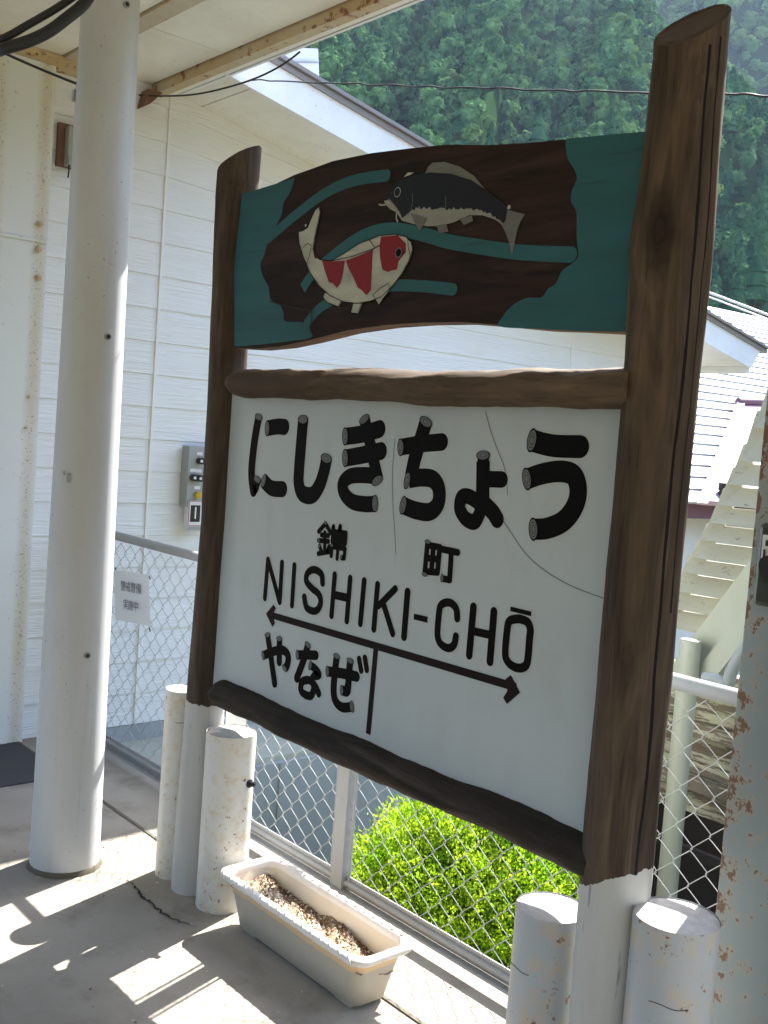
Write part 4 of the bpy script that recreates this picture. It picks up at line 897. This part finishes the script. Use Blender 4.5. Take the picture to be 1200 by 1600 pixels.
# notice on the fence
nc = [ony(*p, YF-.02) for p in [(178, 890), (232.5, 898), (235, 979), (180, 968)]]
en = empty('notice_sheet', tuple((nc[2]+nc[3])/2), 'white laminated security notice with two rows of characters tied to the fence', 'notice')
b = MB(); g_ = 12; vs = []
for i in range(g_+1):
    for j in range(g_+1):
        s_, t_ = i/g_, j/g_; p = nc[0]*(1-s_)*(1-t_)+nc[1]*s_*(1-t_)+nc[2]*s_*t_+nc[3]*(1-s_)*t_; vs.append(p+np.array([0, -.004*math.sin(s_*3.1)*math.sin(t_*5+1), 0]))
b.add(vs, [(i*(g_+1)+j, (i+1)*(g_+1)+j, (i+1)*(g_+1)+j+1, i*(g_+1)+j+1) for i in range(g_) for j in range(g_)], 0, True); b.build('sheet', M['paper'], en)
def text_mesh(name, txt, size, mat, mtx, parent):
    cu = bpy.data.curves.new(name, 'FONT'); cu.body = txt; cu.size = size; cu.align_x = 'CENTER'; cu.align_y = 'CENTER'; cu.extrude = .0002; cu.resolution_u = 3
    ob = bpy.data.objects.new(name, cu); COL.objects.link(ob); bpy.context.view_layer.update()
    me = bpy.data.meshes.new_from_object(ob.evaluated_get(bpy.context.evaluated_depsgraph_get())); bpy.data.objects.remove(ob); bpy.data.curves.remove(cu)
    me.name = name; me.materials.clear(); me.materials.append(mat); me.transform(Matrix.Translation(-parent_world(parent)) @ mtx)
    o = bpy.data.objects.new(name, me); COL.objects.link(o); o.parent = parent; return o
def frame_negy(P, tilt=0): return Matrix.Translation(Vector(P)) @ Matrix.Rotation(tilt, 4, 'Y') @ Matrix.Rotation(math.pi/2, 4, 'X')
M['ink_grey'] = plain('notice_ink', (.12, .12, .14), .5)
p1, p2 = ony(204, 919, YF-.028), ony(204, 947, YF-.028); til = math.atan2(-(nc[1][2]-nc[0][2]), nc[1][0]-nc[0][0])
text_mesh('notice_text', '警戒警備', .047, M['ink_grey'], frame_negy(p1, til), en); text_mesh('notice_text', '実施中', .047, M['ink_grey'], frame_negy(p2, til), en)
for p in ((181, 889), (234, 902), (184, 961), (234, 983)):
    b = MB(); P = ony(*p, YF-.012); b.tube([P+[-.006, 0, .004], P, P+[.008, -.004, 0], P+[.012, -.004, -.008]], .0025, 6); b.build('tie', M['black'], en)

# ------------------------------------------------------------------ control box with platform number, meter board
ek = empty('control_box', (-4.5, 2.8, 1.1), 'grey control box with round black knobs on the lap-sided wall', 'control box')
b = MB(); xf = -4.50; sc_ = xf/-4.3
def ok(px, py, X=xf): return onx(px, py, X)
A_ = ok(296, 697); B_ = ok(296, 792); yw = .34
b.box((XW+.012, A_[1], B_[2]), (xf, A_[1]+yw, A_[2])); bx = b.build('cabinet', M['box_grey'], ek, bevel=.004)
for (px, py, m_) in ((311, 720, 'plastic_black'), (300.5, 746, 'plastic_black'), (309.5, 747, 'plastic_black'), (307, 773, 'yellow')):
    P = ok(px, py); b = MB(); b.tube([P, P+[.03, 0, 0]], .017, 18); b.box(P+[.029, -.003, -.012], P+[.034, .003, .012]); b.build('knob', M[m_], bx)
    P = ok(px+1, py-11); b = MB(); b.box(P+[0, -.016, -.008], P+[.002, .016, .008]); b.build('name_plate', M['plastic_white'], bx)
for (px, py) in ((311, 720), (300.5, 746), (309.5, 747)):
    P = ok(px, py)+[.035, -.006, 0]; b = MB(); b.tube([P, P+[.002, 0, 0]], .0075, 12); b.build('knob_face', M['plastic_white'], bx)
en2 = empty('number_plate', tuple(ok(305, 832)), 'white plate with platform number 1 below the grey control box', 'sign')
b = MB(); A_ = ok(294, 782); B_ = ok(292.5, 828); C_ = ok(312, 825); yr = A_[1]+.135
b.box((xf-.03, A_[1], B_[2]), (xf+.012, yr, A_[2])); b.build('plate', M['plastic_white'], en2)
b = MB(); 
for z in (A_[2]-.004, B_[2]+.022): b.box((xf+.0121, A_[1], z), (xf+.0128, yr, z+.003))
b.box((xf+.0121, A_[1], B_[2]+.022), (xf+.0128, A_[1]+.003, A_[2]-.004)); b.build('red_border', M['redline'], en2)
P0_, P1_ = ok(296.3, 789), ok(307.5, 815); b = MB(); b.box((xf+.0121, P0_[1], P1_[2]), (xf+.0135, P1_[1]+.008, P0_[2])); b.build('black_field', M['plastic_black'], en2)
pc = np.array([xf+.0145, (P0_[1]+P1_[1]+.008)/2, (P0_[2]+P1_[2])/2])
text_mesh('number', '1', .085, M['plastic_white'], Matrix.Translation(Vector(pc)) @ Matrix.Rotation(math.pi/2, 4, 'Z') @ Matrix.Rotation(math.pi/2, 4, 'X'), en2)
b = MB(); b.box((xf+.0121, A_[1], B_[2]), (xf+.0126, yr, B_[2]+.02)); b.build('lower_strip', M['box_grey'], en2)
em = empty('meter_board', (-4.56, 1.99, 2.59), 'brown board carrying a small grey box high on the wall left of the round column', 'meter board')
A_, B_ = onx(92, 190, XW+.03), onx(88, 258, XW+.03); b = MB(); b.box((XW+.011, A_[1], B_[2]), (XW+.03, A_[1]+.22, A_[2])); b.build('backing_board', M['board_brown'], em, bevel=.002)
P = onx(108, 194, XW+.07); b = MB(); b.box((XW+.031, P[1]+.0, P[2]-.14), (XW+.075, P[1]+.10, P[2]-.005)); b.box((XW+.031, P[1]+.0, P[2]-.175), (XW+.088, P[1]+.045, P[2]-.139)); b.build('junction_box', M['box_grey'], em, bevel=.003)
b = MB()
for dy in (.008, .028): b.tube([(XW+.07, P[1]+dy, P[2]-.17), (XW+.07, P[1]+dy+.002, P[2]-.20), (XW+.055, P[1]+dy+.006, P[2]-.225)], .004, 6)
b.build('lead', M['black'], em)
b = MB(); P = onx(122, 153, XW+.03); b.ico(P, .02, 0, 2, .1); b.tube([P, P+[0, .05, 0]], .006, 8); tag(b.build('insulator', M['plastic_white']), 'small white wall insulator above the brown meter board', 'insulator')

# ------------------------------------------------------------------ cables
def cable(pts, r, label, mat='black', seg=8):
    b = MB(); b.tube(catmull(pts, 8), r, seg); return tag(b.build('cable', M[mat]), label, 'cable')
def wob(f, xs_, amp=.003): return [np.array(f(x))+[0, random.uniform(-amp, amp), random.uniform(-amp, amp)] for x in xs_]
YC = 2.6
L1 = [(200, 113), (260, 119), (300, 121), (380, 124), (450, 127), (560, 131), (650, 134), (760, 138), (860, 141), (960, 143), (1060, 146), (1140, 147), (1200, 149), (1300, 155), (1700, 190)]
pA = [ony(*p, YC+.0) for p in L1]; fineL = []
for i in range(len(pA)-1):
    for t in np.linspace(0, 1, 5, endpoint=False): fineL.append(pA[i]*(1-t)+pA[i+1]*t+[0, 0, rng.normal(0, .0018)])
cable(fineL, .0031, 'thin black twisted wire running level across in front of the forest')
L2 = [(205, 148), (250, 150), (300, 148), (350, 138), (400, 122), (440, 102), (470, 80)]
yy = np.linspace(2.28, 2.49, len(L2)); cable([ony(*p, y) for p, y in zip(L2, yy)], .004, 'black wire curving up from the round column to the canopy edge')
L3 = [(-40, 62), (0, 80), (40, 98), (85, 117), (127, 133), (160, 140)]
cable([onx(*p, -3.75) for p in L3], .005, 'thin black wire sagging from the left edge to the round column')
L4 = [(-60, 100), (0, 78), (40, 66), (75, 50), (105, 28), (132, 5), (150, -25)]
cable([np.array([-4.52, 1.15, 2.62]), np.array([-3.7, 1.0, 2.5])]+[onx(*p, -3.0) for p in L4], .017, 'thick black cable curving below the canopy at upper left', seg=14)
L5 = [(-60, 82), (5, 60), (45, 38), (85, 15), (115, -5)]
cable([np.array([-4.52, 1.10, 2.72]), np.array([-3.7, .98, 2.62])]+[onx(*p, -3.02) for p in L5], .011, 'slimmer black cable just above the thick one at upper left', seg=12)
for k_, (dy, rr) in enumerate(((0, .016), (7, .011))):
    cable([ony(*p, 14.0) for p in [(1000, 425+dy), (1095, 453+dy), (1150, 473+dy), (1200, 492+dy), (1300, 530+dy)]], rr, ('upper' if k_ == 0 else 'lower')+' silver power line of the pair above the white roof', 'galv')

# ------------------------------------------------------------------ planter
epl = empty('planter', (-2.25, 1.79, 0), 'cream plastic window-box planter with gravelly dry soil on the floor', 'planter')
cx, cy = -2.245, 1.792
def rrect(hx, hy, r, z, n=6, c=(cx, cy)):
    out = []
    for q, (sx, sy) in enumerate(((1, 1), (-1, 1), (-1, -1), (1, -1))):
        for a in np.linspace(q*math.pi/2, (q+1)*math.pi/2, n): out.append((c[0]+sx*(hx-r)+math.cos(a)*r, c[1]+sy*(hy-r)+math.sin(a)*r, z))
    return out
def loft(mb, rings, mi=0, smooth=True):
    n = len(rings[0]); vs = [p for r in rings for p in r]
    mb.add(vs, [(i*n+k, i*n+(k+1) % n, (i+1)*n+(k+1) % n, (i+1)*n+k) for i in range(len(rings)-1) for k in range(n)], mi, smooth)
b = MB(); b_r = [rrect(.275, .058, .03, .012), rrect(.283, .062, .033, .014), rrect(.298, .072, .036, .08), rrect(.318, .086, .04, .150)]
loft(b, b_r); loft(b, [rrect(.275, .058, .03, .012), rrect(.26, .045, .03, .013)])
for sx in (-1, 1):
    for sy in (-1, 1): b.box((cx+sx*.225-.032, cy+sy*.038-.012, 0), (cx+sx*.225+.032, cy+sy*.038+.012, .0125))
b.build('body', M['planter_body'], epl, fix=False)
b = MB(); loft(b, [rrect(.314, .082, .036, .150), rrect(.290, .065, .033, .08), rrect(.28, .06, .03, .03)]); b.add([p for p in rrect(.28, .06, .03, .03)], [tuple(range(24))]); b.build('inner_wall', M['planter'], epl, fix=False)
b = MB(); prof = [(.314, .082, .149), (.322, .090, .147), (.336, .104, .150), (.342, .110, .158), (.340, .108, .168), (.330, .098, .173), (.320, .088, .170), (.314, .082, .160)]
loft(b, [rrect(p[0], p[1], .045, p[2], 10) for p in prof+[prof[0]]])
for k_ in range(16):                                           # scalloped rope moulding on the long sides
    for sy in (-1, 1):
        xx = cx-.30+k_*.6/15; b.tube([(xx-.022, cy+sy*.090, .1735), (xx+.0, cy+sy*.104, .1695), (xx+.016, cy+sy*.110, .156)], [.0022, .0046, .0022], 8)
b.build('rim', M['planter_rim'], epl)
b = MB(); vs = []; nx, ny = 44, 14
for i in range(nx+1):
    for j in range(ny+1):
        s_, t_ = i/nx*2-1, j/ny*2-1; x = cx+s_*.305; y = cy+t_*.074; vs.append((x, y, .113+.014*sn(x*9, y*12)+.006*sn(x*40, y*33)-.01*t_+.012*s_*-1+rng.normal(0, .0018)))
b.add(vs, [(i*(ny+1)+j, (i+1)*(ny+1)+j, (i+1)*(ny+1)+j+1, i*(ny+1)+j+1) for i in range(nx) for j in range(ny)], 0, True); soil = b.build('soil', M['soil'], epl)
b = MB()
import bmesh
for _ in range(2600):
    x = cx+random.uniform(-.296, .296); y = cy+random.uniform(-.07, .07); z = .114+.014*sn(x*9, y*12)-.01*(y-cy)/.074-.012*(x-cx)/.305
    r = random.choice((.0022, .003, .0038, .0055)); pale = random.random() < (.72 if (y < cy+.02) else .25)
    s_ = [r*random.uniform(.7, 1.3) for _ in range(3)]
    b.add([(x+s_[0], y, z), (x-s_[0], y+s_[1]*.3, z), (x, y+s_[1], z), (x, y-s_[1], z+.001), (x, y, z+s_[2]), (x, y, z-s_[2])], [(0, 2, 4), (2, 1, 4), (1, 3, 4), (3, 0, 4), (2, 0, 5), (1, 2, 5), (3, 1, 5), (0, 3, 5)], 0 if pale else 1)
tag(b.build('grit', [M['grit'], M['grit_dark']], epl), kind='stuff')

b = MB()
for _ in range(150):
    x = random.uniform(-4.2, -1.2); y = random.uniform(.6, 2.05); r = random.choice((.0015, .002, .003, .005)); a = random.uniform(0, 3.1)
    if (x+3.2)**2+(y-1.49)**2 < .03 or (-2.56 < x < -1.94 and 1.68 < y < 1.9): continue
    c_, s_ = math.cos(a)*r, math.sin(a)*r
    b.add([(x+c_, y+s_, .0005), (x-s_, y+c_*.6, .0005), (x-c_, y-s_, .0005), (x+s_, y-c_*.6, .0005), (x, y, .0005+r*.6)], [(0, 1, 4), (1, 2, 4), (2, 3, 4), (3, 0, 4)], 0 if random.random() < .7 else 1)
tag(b.build('floor_grit', [M['grit_dark'], M['grit']]), 'tiny scattered grit and leaf crumbs on the concrete platform', 'grit', kind='stuff')

# ------------------------------------------------------------------ azalea bush
ea = empty('azalea_bush', (-2.72, 3.2, -1.3), 'bright green sunlit azalea bush growing behind the fence', 'bush')
C0 = np.array([-2.88, 3.22, -.74]); RA = np.array([.58, .80, .82])
cl = []; 
while len(cl) < 6000:
    v = rng.normal(0, 1, 3); v /= np.linalg.norm(v)
    if v[2] < -.45: continue
    bumpr = 1+.07*sn(v[0]*5, v[1]*6, v[2]*4)+.05*sn(v[0]*11+2, v[1]*13, v[2]*9)
    p = C0+RA*v*bumpr*rng.uniform(.86, 1.03)
    if sn(v[0]*7+1, v[1]*8, v[2]*7.5) < -.62 and rng.random() < .8: continue
    cl.append((p, v))
P = np.array([c[0] for c in cl]); Vn = np.array([c[1] for c in cl])
Qs = []; mi = []
for p, v in zip(P, Vn):
    nl_ = 24; dirs = rng.normal(0, 1, (nl_, 3))+v*.9+np.array([0, 0, .5]); dirs /= np.linalg.norm(dirs, axis=1, keepdims=True)
    pos = p+rng.normal(0, .022, (nl_, 3)); L = rng.uniform(.008, .024, (nl_, 1)); r = rng.normal(0, 1, (nl_, 3)); W = np.cross(dirs, r); W /= np.linalg.norm(W, axis=1, keepdims=True); W = W*L*.24
    Qs.append(np.stack([pos, pos+dirs*L*.5+W, pos+dirs*L, pos+dirs*L*.5-W], 1)); mi.append(np.full(nl_, 1 if (rng.random() < .25) else 0))
Q = np.concatenate(Qs); np_mesh('foliage', Q.reshape(-1, 3), np.arange(len(Q)*4).reshape(-1, 4), [M['leaf'], M['leaf_dark']], np.concatenate(mi), parent=ea)
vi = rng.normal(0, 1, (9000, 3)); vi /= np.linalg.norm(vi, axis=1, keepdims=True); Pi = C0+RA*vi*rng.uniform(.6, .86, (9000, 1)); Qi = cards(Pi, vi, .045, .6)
np_mesh('inner_leaves', Qi.reshape(-1, 3), np.arange(len(Qi)*4).reshape(-1, 4), [M['leaf_dark']], parent=ea)  # inner shell all in the darker tone, painting shade into the bush interior
b = MB()
for _ in range(26):
    a = random.uniform(0, 6.28); el_ = random.uniform(.3, 1.4); tip = C0+RA*np.array([math.cos(a)*math.cos(el_), math.sin(a)*math.cos(el_), math.sin(el_)])*.9; base = np.array([-2.75+random.uniform(-.12, .12), 3.2+random.uniform(-.12, .12), -1.4])
    b.tube([base, base*.5+tip*.5+rng.normal(0, .06, 3), tip], [.014, .009, .004], 6)
b.build('stems', M['bark'], ea)
# low dark filler growth under and beside the bush
Pg = np.stack([rng.uniform(-3.9, 1.5, 9000), rng.uniform(2.25, 6.5, 9000), np.zeros(9000)], -1); Pg[:, 2] = -1.0-.30*(Pg[:, 1]-2.2)+rng.uniform(-.02, .10, 9000)
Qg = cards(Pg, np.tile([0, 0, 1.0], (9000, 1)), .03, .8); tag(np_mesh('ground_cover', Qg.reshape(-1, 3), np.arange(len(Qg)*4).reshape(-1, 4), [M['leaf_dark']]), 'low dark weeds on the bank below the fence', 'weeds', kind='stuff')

# ------------------------------------------------------------------ a few cedars that stand clear at the foot of the wood
CED = [((840, 215), 20, 290, 'tall narrow cedar standing alone in the dark hollow of the wooded hill'),
       ((700, 232), 11, 235, 'pointed cedar peeking just above the carp board, left of its middle'),
       ((765, 232), 12, 240, 'pale-tipped cedar just above the middle of the carp board'),
       ((955, 215), 14, 260, 'broad cedar above the right end of the carp board'),
       ((1150, 470), 14, 205, 'dark cedar directly above the white roof at the right'),
       ((1185, 420), 16, 225, 'slim cedar at the right edge above the silver power lines')]
for (px, py), Hh, dist, lab in CED:
    d = ray(px, py); d = d/np.hypot(d[0], d[1])*dist; x, y = d[0], d[1]; z = float(hgt(np.array(x), np.array(y)))
    z = max(z, CAMP[2]+ray(px, py)[2]/np.hypot(*ray(px, py)[:2])*dist-Hh*.5); e = empty('cedar_tree', (x, y, z), lab, 'tree', 'cedars at the foot of the wooded hill')
    P, Nn = crown_pts('con', 1400); R = Hh*.22; Kc = random.choice(CORES[1])*np.array([R, R, Hh*.9])+np.array([x, y, z+Hh*.1])
    Q = np.concatenate([Kc, cards(P*np.array([R, R, Hh*.9])+np.array([x, y, z+Hh*.1]), Nn, .30, .4, True)])
    np_mesh('crown', Q.reshape(-1, 3), np.arange(len(Q)*3).reshape(-1, 3), [M['conifer']], parent=e)
    b = MB(); b.tube([(x, y, z-6), (x, y, z+Hh*.5), (x, y, z+Hh*.95)], [.25, .15, .03], 8); b.build('trunk', M['bark'], e)

# ------------------------------------------------------------------ haze
HAZE = .000065
if HAZE:
    b = MB(); b.box((-1600, -1600, -4.8), (1600, 1600, 480)); hz = b.build('haze', [], None) if False else None
    me = bpy.data.meshes.new('haze'); me.from_pydata(b.v, [], b.f); me.update(); hz = bpy.data.objects.new('haze', me); COL.objects.link(hz)
    hm = bpy.data.materials.new('haze_air'); hm.use_nodes = True; t = hm.node_tree; t.nodes.remove(t.nodes["Principled BSDF"])
    pv = t.nodes.new("ShaderNodeVolumePrincipled"); pv.inputs['Density'].default_value = HAZE; pv.inputs['Color'].default_value = (.55, .74, 1.0, 1); pv.inputs['Anisotropy'].default_value = .3
    t.links.new(pv.outputs[0], t.nodes["Material Output"].inputs['Volume']); me.materials.append(hm); tag(hz, 'thin bluish summer haze in the valley air', 'haze', kind='stuff')
    hm.cycles.homogeneous_volume = True if hasattr(hm.cycles, 'homogeneous_volume') else None
